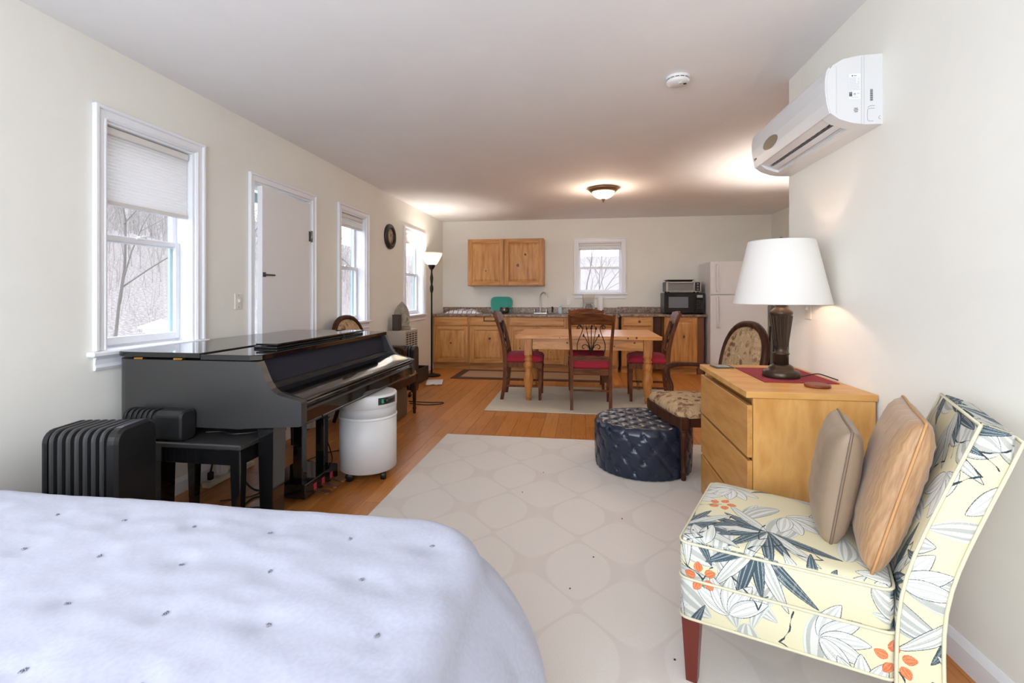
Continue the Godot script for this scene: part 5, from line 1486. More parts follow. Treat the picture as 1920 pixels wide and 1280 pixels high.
func leaf(im: Image, x: float, y: float, ang: float, length: float, width: float, bend: float, fill: Color, edge: Color, streak: Color, amount := 0.5) -> void:
	var w := im.get_width()
	var h := im.get_height()
	var px := x
	var py := y
	var a := ang
	var steps := int(length)
	var seedv := rng.randf() * 10.0
	for i in steps:
		var t := float(i) / steps
		a += bend / steps
		px += cos(a); py += sin(a)
		var hw := width * pow(sin(PI * pow(t, 0.8)), 0.75)
		var k := -hw
		while k <= hw:
			var c := fill
			var f := k / maxf(hw, 0.01)
			if sin(f * 9.0 + seedv + t * 2.0) + 0.6 * sin(f * 23.0 + t * 6.0 + seedv) > 1.0 - amount * 1.2: c = streak
			if absf(k) > hw - 1.3: c = edge
			im.set_pixel(posmod(int(px - sin(a) * k), w), posmod(int(py + cos(a) * k), h), c)
			k += 0.7


func stroke(im: Image, x: float, y: float, ang: float, length: float, thick: float, bend: float, c: Color) -> void:
	var px := x
	var py := y
	var a := ang
	for i in int(length):
		a += bend / length + rng.randf_range(-0.09, 0.09)
		px += cos(a); py += sin(a)
		var th := thick * (0.6 + 0.4 * sin(i * 0.13))
		im.fill_rect(Rect2i(posmod(int(px), im.get_width() - 6), posmod(int(py), im.get_height() - 6), maxi(1, int(th)), maxi(1, int(th))), c)


func damask_tex() -> ImageTexture:
	var im := Image.create(384, 384, false, Image.FORMAT_RGB8)
	im.fill(rgb(186, 156, 118))
	var br := rgb(92, 56, 30)
	var lt := rgb(206, 182, 148)
	for i in 48:
		var x := rng.randf() * 384
		var y := rng.randf() * 384
		var a := rng.randf() * TAU
		if i % 3 == 0:
			for k in 5: leaf(im, x, y, a + (k - 2) * 0.5, 34, 7, 0.6, br, rgb(96, 62, 38), rgb(140, 100, 64), 0.35)
		elif i % 3 == 1:
			leaf(im, x, y, a, 60, 15, 1.2, lt, br, rgb(168, 136, 98), 0.4)
			stroke(im, x, y, a + 1.0, 80, 3.0, 3.6, br)
		else:
			stroke(im, x, y, a, 110, 3.5, 4.8, br)
			leaf(im, x, y, a + 2.0, 30, 9, 0.3, rgb(150, 108, 70), br, br, 0.3)
	return ImageTexture.create_from_image(im)


# ---------------------------------------------------------------- along the left wall
func build_left_wall_things() -> void:
	# wall clock
	var n := thing("wall_clock", "round dark wall clock with a pale face between the left windows", "clock", V(WL, 1.955, 5.76), PI / 2)
	var ax := Basis(Vector3.RIGHT, PI / 2)
	part("frame", mb().lathe([[0.105, 0.0], [0.158, 0.0], [0.162, 0.012], [0.156, 0.03], [0.142, 0.038], [0.128, 0.03], [0.12, 0.04], [0.112, 0.038], [0.105, 0.024], [0.105, 0.0]], Vector3.ZERO, 40, true, ax), mat(rgb(42, 34, 30), 0.35), n)
	part("dial", mb().lathe([[0.0, 0.0], [0.107, 0.0], [0.107, 0.016], [0.0, 0.016]], Vector3.ZERO, 40, true, ax), mat(rgb(186, 168, 146), 0.6), n)
	var mk := mb()
	for k in 12:
		var a := TAU * k / 12.0
		mk.box(Vector3(0.088 * sin(a), 0.088 * cos(a), 0.0165), Vector3(0.006, 0.022, 0.001), 0.0, Basis(Vector3.BACK, -a))
	part("hour_marks", mk, M.dark, n).set_meta("kind", "stuff")
	part("hour_hand", mb().box(Vector3(0.02, 0.018, 0.019), Vector3(0.007, 0.055, 0.002), 0.0, Basis(Vector3.BACK, -0.8)), M.dark, n)
	part("minute_hand", mb().box(Vector3(-0.012, 0.036, 0.021), Vector3(0.005, 0.08, 0.002), 0.0, Basis(Vector3.BACK, 0.32)), M.dark, n)
	# light switch beside the door
	n = thing("light_switch", "cream light switch plate left of the door", "switch", V(WL, 1.165, 3.075), PI / 2)
	part("plate", mb().box(Vector3(0, 0, 0.003), Vector3(0.072, 0.116, 0.006), 0.002), M.plate, n)
	part("toggle", mb().box(Vector3(0, 0.003, 0.010), Vector3(0.010, 0.022, 0.014), 0.002, Basis(Vector3.RIGHT, -0.4)), M.plate, n)
	for y in [-0.042, 0.042]: part("screw", mb().lathe([[0.0, 0.0], [0.004, 0.0], [0.003, 0.001], [0.0, 0.0012]], Vector3(0, y, 0.006), 8, true, ax), M.hinge, n)
	# wall outlet on the right wall behind the lamp
	n = thing("switch_plate", "small cream switch plate on the right wall behind the table lamp", "switch", V(WR, 1.135, 2.82), -PI / 2)
	part("plate", mb().box(Vector3(0, 0, 0.003), Vector3(0.072, 0.116, 0.006), 0.002), M.plate, n)
	part("toggle", mb().box(Vector3(0, 0.003, 0.010), Vector3(0.010, 0.022, 0.014), 0.002, Basis(Vector3.RIGHT, -0.4)), M.plate, n)

	# wall heater with a grille; face towards +x
	n = thing("wall_heater", "beige wall heater with a slotted grille under the far left window", "heater", V(-2.32, 0, 5.92), PI / 2)
	part("cabinet", mb().box(Vector3(0, 0.44, 0), Vector3(0.48, 0.64, 0.235), 0.006), M.beige_metal, n)
	part("foot", mb().box(Vector3(0, 0.06, -0.02), Vector3(0.4, 0.12, 0.16)), M.beige_metal, n)
	part("grille_recess", mb().box(Vector3(0, 0.60, 0.1165), Vector3(0.42, 0.26, 0.004)), M.slot, n)
	for k in 9: part("grille_slat", mb().box(Vector3(0, 0.485 + k * 0.029, 0.121), Vector3(0.42, 0.012, 0.008), 0.002), M.beige_metal, n)
	for k in 5: part("grille_bar", mb().box(Vector3(-0.21 + k * 0.105, 0.60, 0.1222), Vector3(0.014, 0.264, 0.008), 0.002), M.beige_metal, n)
	# carved figure and dark box on it
	n = thing("stone_figure", "grey carved stone figure with a pointed halo on the wall heater", "statue", V(-2.33, 0.761, 5.93), PI / 2 - 0.9)
	var hp := PackedVector2Array()
	for q in [[-0.085, 0.0], [0.085, 0.0], [0.098, 0.1], [0.1, 0.18], [0.085, 0.25], [0.055, 0.31], [0.02, 0.345], [0.0, 0.365], [-0.02, 0.345], [-0.055, 0.31], [-0.085, 0.25], [-0.1, 0.18], [-0.098, 0.1]]: hp.append(Vector2(q[0], q[1]))
	part("halo", mb().prism(hp, -0.03, -0.005, Transform3D.IDENTITY, 0.006), M.stone, n)
	part("plinth", mb().box(Vector3(0, 0.02, 0.01), Vector3(0.2, 0.04, 0.1), 0.006), M.stone, n)
	part("seated_body", mb().lathe([[0.0, 0.035], [0.085, 0.04], [0.09, 0.06], [0.07, 0.085], [0.048, 0.1], [0.045, 0.13], [0.055, 0.16], [0.05, 0.185], [0.022, 0.2], [0.02, 0.212], [0.034, 0.225], [0.037, 0.25], [0.03, 0.272], [0.014, 0.285], [0.012, 0.295], [0.0, 0.3]], Vector3(0, 0, 0.02), 16), M.stone, n)
	for s in [-1.0, 1.0]: part("arm", mb().tube(curve([Vector3(s * 0.05, 0.175, 0.02), Vector3(s * 0.072, 0.13, 0.03), Vector3(s * 0.05, 0.09, 0.065), Vector3(s * 0.01, 0.085, 0.08)], 4), 0.015, 7), M.stone, n)
	for k in 9:
		var a := lerpf(0.25, PI - 0.25, k / 8.0)
		part("halo_knob", mb().lathe([[0.0, -0.012], [0.01, -0.006], [0.01, 0.006], [0.0, 0.012]], Vector3(0.085 * cos(a), 0.18 + 0.15 * sin(a), -0.004), 8), M.stone, n)
	n = thing("dark_box", "small dark upright box left of the stone figure", "box", V(-2.335, 0.761, 5.76), PI / 2)
	part("box", mb().box(Vector3(0, 0.1, 0), Vector3(0.09, 0.2, 0.09), 0.004), mat(rgb(64, 54, 46), 0.5), n)
	part("band", mb().box(Vector3(0, 0.195, 0), Vector3(0.094, 0.008, 0.094), 0.002), mat(rgb(48, 40, 34), 0.5), n)

	# torchiere lamps: one in view, one in the alcove round the corner
	torchiere("dark bronze torchiere floor lamp with a white glass bowl in the left corner", V(-2.235, 0, 6.86), 0.3)
	torchiere("bronze torchiere floor lamp in the alcove behind the right wall", V(2.28, 0, 4.95), 1.05)

	# open black crate, paper on the floor
	n = thing("black_crate", "open black wooden box on the floor by the torchiere", "box", V(-2.31, 0, 6.36))
	var bw := mat(rgb(40, 34, 32), 0.4)
	part("bottom", mb().box(Vector3(0, 0.01, 0), Vector3(0.21, 0.016, 0.48)), bw, n)
	for s in [-1.0, 1.0]:
		part("side", mb().box(Vector3(s * 0.105, 0.1, 0), Vector3(0.014, 0.196, 0.49), 0.002), bw, n)
		part("end", mb().box(Vector3(0, 0.1, s * 0.238), Vector3(0.196, 0.19, 0.014), 0.002), bw, n)
	n = thing("paper_sheet", "crumpled white paper on the floor in front of the black box", "paper", V(-2.02, 0, 6.33), 0.25)
	var rows: Array = []
	var pn := FastNoiseLite.new()
	pn.seed = 8
	pn.frequency = 5.0
	for top in 2:
		var r0: Array = []
		for i in 15:
			var r: Array = []
			for k in 15:
				var x := -0.11 + 0.22 * k / 14.0
				var z := -0.2 + 0.4 * i / 14.0
				r.append(Vector3(x, 0.007 + maxf(0.0, 0.006 + pn.get_noise_2d(x, z) * 0.025) * smoothstep(0.0, 0.1, z + 0.12) + top * 0.0015, z))
			r0.append(r)
		rows.append(r0)
	var pb := mb()
	for i in 14:
		for k in 14:
			pb.quad(rows[1][i][k], rows[1][i][k + 1], rows[1][i + 1][k + 1], rows[1][i + 1][k])
			pb.quad(rows[0][i][k], rows[0][i + 1][k], rows[0][i + 1][k + 1], rows[0][i][k + 1])
	pb.fin(true)
	part("sheet", pb, mat(rgb(226, 224, 224), 0.9), n)


func torchiere(label: String, at: Vector3, energy: float) -> void:
	var n := thing("torchiere_lamp", label, "floor lamp", at, 0.0, "torchiere lamps")
	part("base", mb().lathe([[0.0, 0.0], [0.135, 0.0], [0.138, 0.01], [0.12, 0.022], [0.05, 0.032], [0.022, 0.045], [0.0, 0.046]], Vector3.ZERO, 32), M.iron, n)
	part("pole", mb().lathe([[0.0, 0.04], [0.0125, 0.04], [0.0125, 1.24], [0.02, 1.26], [0.027, 1.3], [0.024, 1.34], [0.014, 1.37], [0.017, 1.395], [0.021, 1.43], [0.024, 1.47], [0.014, 1.53], [0.012, 1.57], [0.02, 1.6], [0.0, 1.6]], Vector3.ZERO, 18), M.iron, n)
	part("cup", mb().lathe([[0.0, 1.595], [0.03, 1.6], [0.05, 1.64], [0.056, 1.66], [0.05, 1.664], [0.0, 1.66]], Vector3.ZERO, 24), M.iron, n)
	var g := mat(rgb(250, 246, 238), 0.6)
	g.backlight_enabled = true
	g.backlight = Color(0.9, 0.88, 0.84)
	part("glass_bowl_light", mb().lathe([[0.05, 1.66], [0.08, 1.675], [0.115, 1.73], [0.145, 1.80], [0.165, 1.838], [0.161, 1.841], [0.14, 1.802], [0.11, 1.735], [0.076, 1.682], [0.05, 1.668]], Vector3.ZERO, 36), g, n)
	part("cord", mb().tube(curve([Vector3(0.0, 0.03, -0.13), Vector3(-0.02, 0.006, -0.18), Vector3(-0.06, 0.006, -0.2)], 4), 0.004, 6), M.cord, n)
	part("bulb_light", mb().lathe([[0.0, 1.70], [0.02, 1.71], [0.028, 1.74], [0.02, 1.77], [0.0, 1.778]], Vector3.ZERO, 14), M.glow, n)
	bulb("torchiere_bulb", n, Vector3(0, 1.745, 0), energy, 0.03, Color(1.0, 0.96, 0.92))


# ---------------------------------------------------------------- lounge side on the right
func build_lounge() -> void:
	# large rug with a faint trellis
	var S := 384
	var im := Image.create(S, S, false, Image.FORMAT_RGB8)
	var nn := FastNoiseLite.new()
	nn.seed = 77
	nn.frequency = 0.2
	var n2 := FastNoiseLite.new()
	n2.seed = 78
	n2.frequency = 0.02
	for y in S:
		for x in S:
			var u := TAU * x / S
			var v := TAU * y / S
			var g := cos(u) + cos(v) + 0.22 * cos(2 * u) - 0.22 * cos(2 * v) + 0.12 * cos(u) * cos(v)
			var line := 1.0 - smoothstep(0.09, 0.2, absf(g))
			var t := 0.5 + 0.5 * nn.get_noise_2d(x, y)
			var c := rgb(214, 206, 198).lerp(rgb(228, 221, 213), t)
			im.set_pixel(x, y, c.lerp(rgb(206, 195, 188), line * (0.5 + 0.5 * t) * 0.58))
	var rm := mat(Color.WHITE, 0.98)
	rm.albedo_texture = ImageTexture.create_from_image(im)
	rm.uv1_triplanar = true
	rm.uv1_scale = Vector3(2.35, 2.35, 1.95)
	rm.rim_enabled = true
	rm.rim = 0.2
	var n := thing("area_rug", "large cream rug with a faint trellis pattern between bed and piano", "rug", V(-0.02, 0, 2.1))
	part("pile", mb().box(Vector3(0, 0.007, 0), Vector3(2.28, 0.012, 3.76), 0.005), rm, n)
	var sp := mb()
	for q in [[0.21, 2.6], [-0.26, 3.2], [-0.36, 2.86], [-0.05, 1.95], [0.2, 3.3], [0.05, 2.2], [0.3, 1.62], [0.24, 1.5]]:
		sp.lathe([[0.0, 0.0], [0.004, 0.0], [0.003, 0.003], [0.0, 0.0035]], V(q[0] + 0.02, 0.0125, q[1] - 2.1), 6)
	part("specks", sp, mat(rgb(60, 44, 36), 0.9), n).set_meta("kind", "stuff")
	var fy := 0.0135

	# tufted ottoman
	n = thing("ottoman", "round navy leather ottoman with deep button tufting", "ottoman", V(0.42, fy, 3.455))
	var R := 0.335
	var H := 0.335
	var leather := mat(rgb(20, 31, 50), 0.3)
	leather.clearcoat_enabled = true
	leather.clearcoat = 0.25
	leather.clearcoat_roughness = 0.25
	var btn: Array = []      # side buttons as (angle, height)
	var nb := 17
	for row in 4:
		for k in nb: btn.append(Vector2(TAU * (k + 0.5 * (row % 2)) / nb, 0.05 + row * 0.078))
	var da := TAU / nb
	var rings: Array = []
	var seg := 136
	for i in 37:
		var y := 0.006 + (H - 0.05) * i / 36.0
		var r: Array = []
		for k in seg:
			var a := TAU * k / seg
			# diamonds: distance to the nearest fold line and button
			var q1 := a / da
			var q2 := (y - 0.05) / 0.156
			var f1 := absf(fposmod(q1 + q2, 1.0) - 0.5)
			var f2 := absf(fposmod(q1 - q2, 1.0) - 0.5)
			var fold := exp(-pow((0.5 - f1) / 0.05, 2.0)) + exp(-pow((0.5 - f2) / 0.05, 2.0))
			var near := exp(-(pow((0.5 - f1) / 0.13, 2.0) + pow((0.5 - f2) / 0.13, 2.0)))
			var rr := R - 0.008 * minf(fold, 1.2) - 0.017 * near
			rr *= 1.0 - 0.03 * pow(1.0 - y / H, 4.0)
			r.append(Vector3(rr * cos(a), y, rr * sin(a)))
		rings.append(r)
	# rounded shoulder and buttoned top
	for i in 25:
		var t := i / 24.0
		var rad := R * (1.0 - t) if i > 0 else R
		var sh := sqrt(maxf(0.0, 1.0 - pow(maxf(0.0, (rad / R - 0.86) / 0.14), 2.0)))
		var r2: Array = []
		for k in seg:
			var a := TAU * k / seg
			var x := rad * cos(a)
			var z := rad * sin(a)
			var g := 0.13
			var p1 := (x + z) / g
			var p2 := (x - z) / g
			var f1 := 0.5 - absf(fposmod(p1, 1.0) - 0.5)
			var f2 := 0.5 - absf(fposmod(p2, 1.0) - 0.5)
			var fold := exp(-pow(f1 / 0.09, 2.0)) + exp(-pow(f2 / 0.09, 2.0))
			var near := exp(-(f1 * f1 + f2 * f2) / 0.035)
			r2.append(Vector3(maxf(rad, 0.0004) * cos(a), H - 0.044 + 0.044 * sh - (0.008 * minf(fold, 1.2) + 0.019 * near) * smoothstep(0.99, 0.8, rad / R), maxf(rad, 0.0004) * sin(a)))
		if i > 0: rings.append(r2)
	part("body", mb().loft(rings), leather, n)
	var bm := mb().lathe([[0.0, -0.002], [0.009, 0.0], [0.0085, 0.004], [0.005, 0.006], [0.0, 0.0065]], Vector3.ZERO, 10).mesh()
	for q in btn:
		var d := Vector3(cos(q.x), 0, sin(q.x))
		var o := part("button", bm, leather, n, d * (R - 0.024) + Vector3(0, q.y, 0))
		o.basis = Basis(d.cross(Vector3.UP).normalized(), d, Vector3.UP)
	for i in range(-4, 5):
		for k in range(-4, 5):
			var c := Vector3((i + k) * 0.065, H - 0.025, (i - k) * 0.065)
			if Vector2(c.x, c.z).length() < R * 0.86: part("button", bm, leather, n, c)

	armchair("dark wooden armchair with brown patterned oval back beside the dresser", V(0.845, fy - 0.0003, 3.53), deg_to_rad(-77.9))

	build_dresser()
	build_slipper_chair(fy)


func build_dresser() -> void:
	var y0 := 0.0
	var n := thing("dresser", "honey birch dresser with three drawers against the right wall", "dresser", V(0.965, y0, 2.605))
	var lx := -0.255
	var hx := 0.255
	var hz := 0.41
	part("top", mb().box(Vector3(0, 0.777, 0), Vector3(0.52, 0.028, 0.83), 0.002), M.birch_x, n)
	for s in [-1.0, 1.0]: part("side_panel", mb().box(Vector3(0.012, 0.388, s * (hz - 0.01)), Vector3(0.484, 0.748, 0.02), 0.0015), M.birch_y, n)
	part("back_panel", mb().box(Vector3(0.246, 0.388, 0), Vector3(0.012, 0.748, 0.798)), M.birch_y, n)
	part("inner_case", mb().box(Vector3(0.02, 0.388, 0), Vector3(0.42, 0.70, 0.796)), M.birch_z, n)
	var hs := [[0.02, 0.228], [0.262, 0.226], [0.502, 0.228]]
	for q in hs:
		part("drawer", mb().box(Vector3(-0.243, q[0] + q[1] / 2, 0), Vector3(0.022, q[1], 0.818), 0.002), wood(M.birch_tex, 2, 0.38, 2.4, 0.4, Color(0.93, 0.90, 0.87)), n)
	# things on top
	var ty := 0.7915
	n = thing("placemat", "dark red woven placemat under the table lamp", "placemat", V(1.03, ty, 2.66))
	var pm := tri_mat(ramp_tex(128, 128, 0.25, 2, 151, [[0.0, rgb(122, 26, 42)], [1.0, rgb(150, 40, 54)]]), 8.0, 0.9)
	part("mat", mb().box(Vector3(0, 0.002, 0), Vector3(0.33, 0.003, 0.46), 0.001), pm, n)
	n = thing("coaster", "round brown wooden coaster at the front edge of the dresser top", "coaster", V(1.06, ty, 2.345))
	part("disc", mb().lathe([[0.0, 0.0], [0.05, 0.0], [0.053, 0.004], [0.052, 0.012], [0.049, 0.014], [0.0, 0.0142]], Vector3.ZERO, 28), wood(M.walnut_tex, 0, 0.4, 8.0, 1.0, Color(1.2, 0.95, 0.85)), n)
	n = thing("glass_coaster", "thin dark square glass tile at the far corner of the dresser", "coaster", V(0.80, ty, 2.905), 0.15)
	part("tile", mb().box(Vector3(0, 0.004, 0), Vector3(0.1, 0.007, 0.1), 0.002), mat(rgb(72, 78, 70), 0.12), n)
	part("picture", mb().box(Vector3(0, 0.0077, 0), Vector3(0.07, 0.0006, 0.07)), mat(rgb(150, 152, 142), 0.12), n)
	# table lamp
	n = thing("table_lamp", "table lamp with dark fluted metal column and white tapered shade", "lamp", V(0.998, ty + 0.0036, 2.585))
	part("base", mb().lathe([[0.0, 0.0], [0.083, 0.0], [0.085, 0.006], [0.085, 0.026], [0.08, 0.034], [0.062, 0.038], [0.058, 0.048], [0.05, 0.058], [0.042, 0.064], [0.0, 0.065]], Vector3.ZERO, 36), M.bronze, n)
	part("column", mb().lathe([[0.0, 0.06], [0.034, 0.062], [0.034, 0.112], [0.038, 0.116], [0.038, 0.122], [0.03, 0.126], [0.028, 0.14], [0.03, 0.15], [0.05, 0.315], [0.054, 0.322], [0.052, 0.332], [0.034, 0.348], [0.026, 0.354], [0.028, 0.362], [0.024, 0.37], [0.018, 0.372], [0.016, 0.40], [0.0, 0.402]], Vector3.ZERO, 28), M.bronze, n)
	for k in 16:
		var a := TAU * k / 16.0
		part("flute", mb().tube([Vector3(0.0297 * cos(a), 0.155, 0.0297 * sin(a)), Vector3(0.0483 * cos(a), 0.31, 0.0483 * sin(a))], [0.003, 0.0045], 6), M.bronze, n)
	var sm := mat(rgb(236, 233, 228), 0.85)
	sm.backlight_enabled = true
	sm.backlight = Color(0.4, 0.39, 0.38)
	part("lamp_shade", mb().lathe([[0.221, 0.368], [0.223, 0.372], [0.1525, 0.686], [0.1505, 0.689], [0.1495, 0.685], [0.2195, 0.371], [0.221, 0.368]], Vector3.ZERO, 48, true, Basis.IDENTITY, false), sm, n)
	var hp := mb()
	for k in 3:
		var a := TAU * k / 3.0
		hp.tube([Vector3(0, 0.672, 0), Vector3(0.1505 * cos(a), 0.684, 0.1505 * sin(a))], 0.002, 5)
	hp.tube(curve([Vector3(0.012, 0.40, 0), Vector3(0.045, 0.46, 0), Vector3(0.05, 0.56, 0), Vector3(0.0, 0.672, 0), Vector3(-0.05, 0.56, 0), Vector3(-0.045, 0.46, 0), Vector3(-0.012, 0.40, 0)], 5), 0.002, 5)
	part("harp", hp, M.brass, n)
	part("finial", mb().lathe([[0.0, 0.67], [0.006, 0.672], [0.006, 0.69], [0.012, 0.694], [0.012, 0.702], [0.006, 0.708], [0.0, 0.71]], Vector3.ZERO, 12), M.bronze, n)
	part("bulb_light", mb().lathe([[0.0, 0.42], [0.016, 0.43], [0.02, 0.46], [0.03, 0.5], [0.026, 0.535], [0.0, 0.55]], Vector3.ZERO, 16), M.glow, n)
	part("cord", mb().tube(curve([Vector3(0.08, 0.006, 0.02), Vector3(0.12, 0.012, 0.01), Vector3(0.165, 0.022, 0.02), Vector3(0.2, 0.012, 0.06), Vector3(0.222, 0.004, 0.09)], 5), 0.003, 6), M.cord, n)
	bulb("table_lamp_bulb", n, Vector3(0, 0.505, 0), 0.036, 0.03, Color(1.0, 0.86, 0.76))


func floral_tex() -> ImageTexture:
	var S := 1024
	var im := Image.create(S, S, false, Image.FORMAT_RGB8)
	im.fill(rgb(214, 206, 172))
	var ink := rgb(44, 56, 62)
	var slate := rgb(64, 80, 88)
	var grey := rgb(172, 174, 166)
	var pale := rgb(208, 208, 200)
	var sage := rgb(178, 198, 172)
	var orange := rgb(204, 112, 68)
	# soft grey leaves
	for i in 50:
		var x := rng.randf() * S
		var y := rng.randf() * S
		leaf(im, x, y, rng.randf() * TAU, rng.randf_range(150, 230), rng.randf_range(30, 56), rng.randf_range(-0.8, 0.8), pale if i % 2 else grey, [sage, ink, grey][i % 3], grey if i % 2 else pale, 0.75)
	# big fans of dark leaves
	for q in [[250, 250, 0.6], [760, 180, 2.6], [520, 620, 4.0], [120, 760, 5.2], [880, 700, 1.4], [540, 90, 1.9], [330, 520, 3.2]]:
		for k in 11:
			var a: float = q[2] + (k - 5) * 0.34
			if k % 3 == 1: leaf(im, q[0], q[1], a, 185 + 30 * sin(k * 2.0), 21, 0.25 * (k - 5) / 5.0, pale, ink, grey, 0.5)
			else: leaf(im, q[0], q[1], a, 200 + 30 * cos(k * 1.7), 19, 0.3 * (k - 5) / 5.0, slate, ink, rgb(146, 156, 156), 0.35)
	# white petals
	for q in [[420, 420, 1.0], [680, 430, 3.6], [330, 900, 0.2], [930, 420, 5.0], [620, 900, 2.2], [100, 200, 4.2], [830, 950, 0.9], [30, 560, 2.9]]:
		for k in 5:
			leaf(im, q[0], q[1], q[2] + k * 0.5, 130, 26, 0.3, rgb(218, 217, 210), ink, rgb(188, 190, 184), 0.5)
	# branching ink lines
	for i in 30:
		var x := rng.randf() * S
		var y := rng.randf() * S
		var a := rng.randf() * TAU
		stroke(im, x, y, a, 120, 5, rng.randf_range(-1.2, 1.2), ink)
		stroke(im, x, y, a + 0.8, 60, 4, 0.6, ink)
	# orange blossoms
	for q in [[90, 420], [590, 330], [420, 760], [800, 540], [210, 560], [940, 930], [720, 800], [60, 60]]:
		for k in 5:
			var a: float = TAU * k / 5.0 + q[0]
			leaf(im, q[0] + 16 * cos(a), q[1] + 16 * sin(a), a, 36, 14, 0.4, orange, rgb(190, 92, 52), rgb(222, 140, 96), 0.5)
		stroke(im, q[0], q[1], 1.2, 40, 4, 0.5, ink)
	return ImageTexture.create_from_image(im)


# A pillow: square outline with drawn-out corners, thickest in the middle. Local x, y are its face, z its thickness.
func pillow(w: float, h: float, t: float, wrinkle: float, sd: int) -> ArrayMesh:
	var N := 28
	var b := mb()
	var hn := FastNoiseLite.new()
	hn.seed = sd
	hn.frequency = 3.0
	var pt := func(i: int, k: int, s: float) -> Vector3:
		var u := -1.0 + 2.0 * i / N
		var v := -1.0 + 2.0 * k / N
		var inx := 1.0 - 0.05 * (1.0 - v * v)
		var iny := 1.0 - 0.05 * (1.0 - u * u)
		var th := pow(maxf(0.0, (1 - pow(absf(u), 3.0)) * (1 - pow(absf(v), 3.0))), 0.4)
		var edge := maxf(absf(u), absf(v))
		var cr := 1.0 - 0.04 * pow(u * v, 4.0)
		var x := u * inx * cr * w / 2
		var y := v * iny * cr * h / 2
		var wr := wrinkle * hn.get_noise_2d(x * 2.0 + v * 4.0 * float(absf(u) > 0.6), y * 6.0 + s * 5.0) * th * (0.3 + edge)
		return Vector3(x, y, s * (th * t / 2 + wr))
	for s in [-1.0, 1.0]:
		for i in N:
			for k in N:
				var A: Vector3 = pt.call(i, k, s); var B: Vector3 = pt.call(i + 1, k, s); var C: Vector3 = pt.call(i + 1, k + 1, s); var D: Vector3 = pt.call(i, k + 1, s)
				var ua := Vector2(A.x, A.y); var ub := Vector2(B.x, B.y); var uc := Vector2(C.x, C.y); var ud := Vector2(D.x, D.y)
				if s > 0: b.quad(A, B, C, D, ua, ub, uc, ud)
				else: b.quad(A, D, C, B, ua, ud, uc, ub)
	b.fin(true)
	return b.mesh()


func pillow_seam(w: float, h: float) -> MB:
	var pts: Array = []
	for e in 4:
		for k in 8:
			var t := -1.0 + 2.0 * k / 8.0
			var f := 1.0 - 0.05 * (1.0 - t * t)
			var q: Vector2 = [Vector2(t, -f), Vector2(f, t), Vector2(-t, f), Vector2(-f, -t)][e]
			var cr := 1.0 - 0.04 * pow(t, 4.0)
			pts.append(Vector3(q.x * cr * w / 2, q.y * cr * h / 2, 0))
	pts.append(pts[0])
	return mb().tube(pts, 0.004, 6)


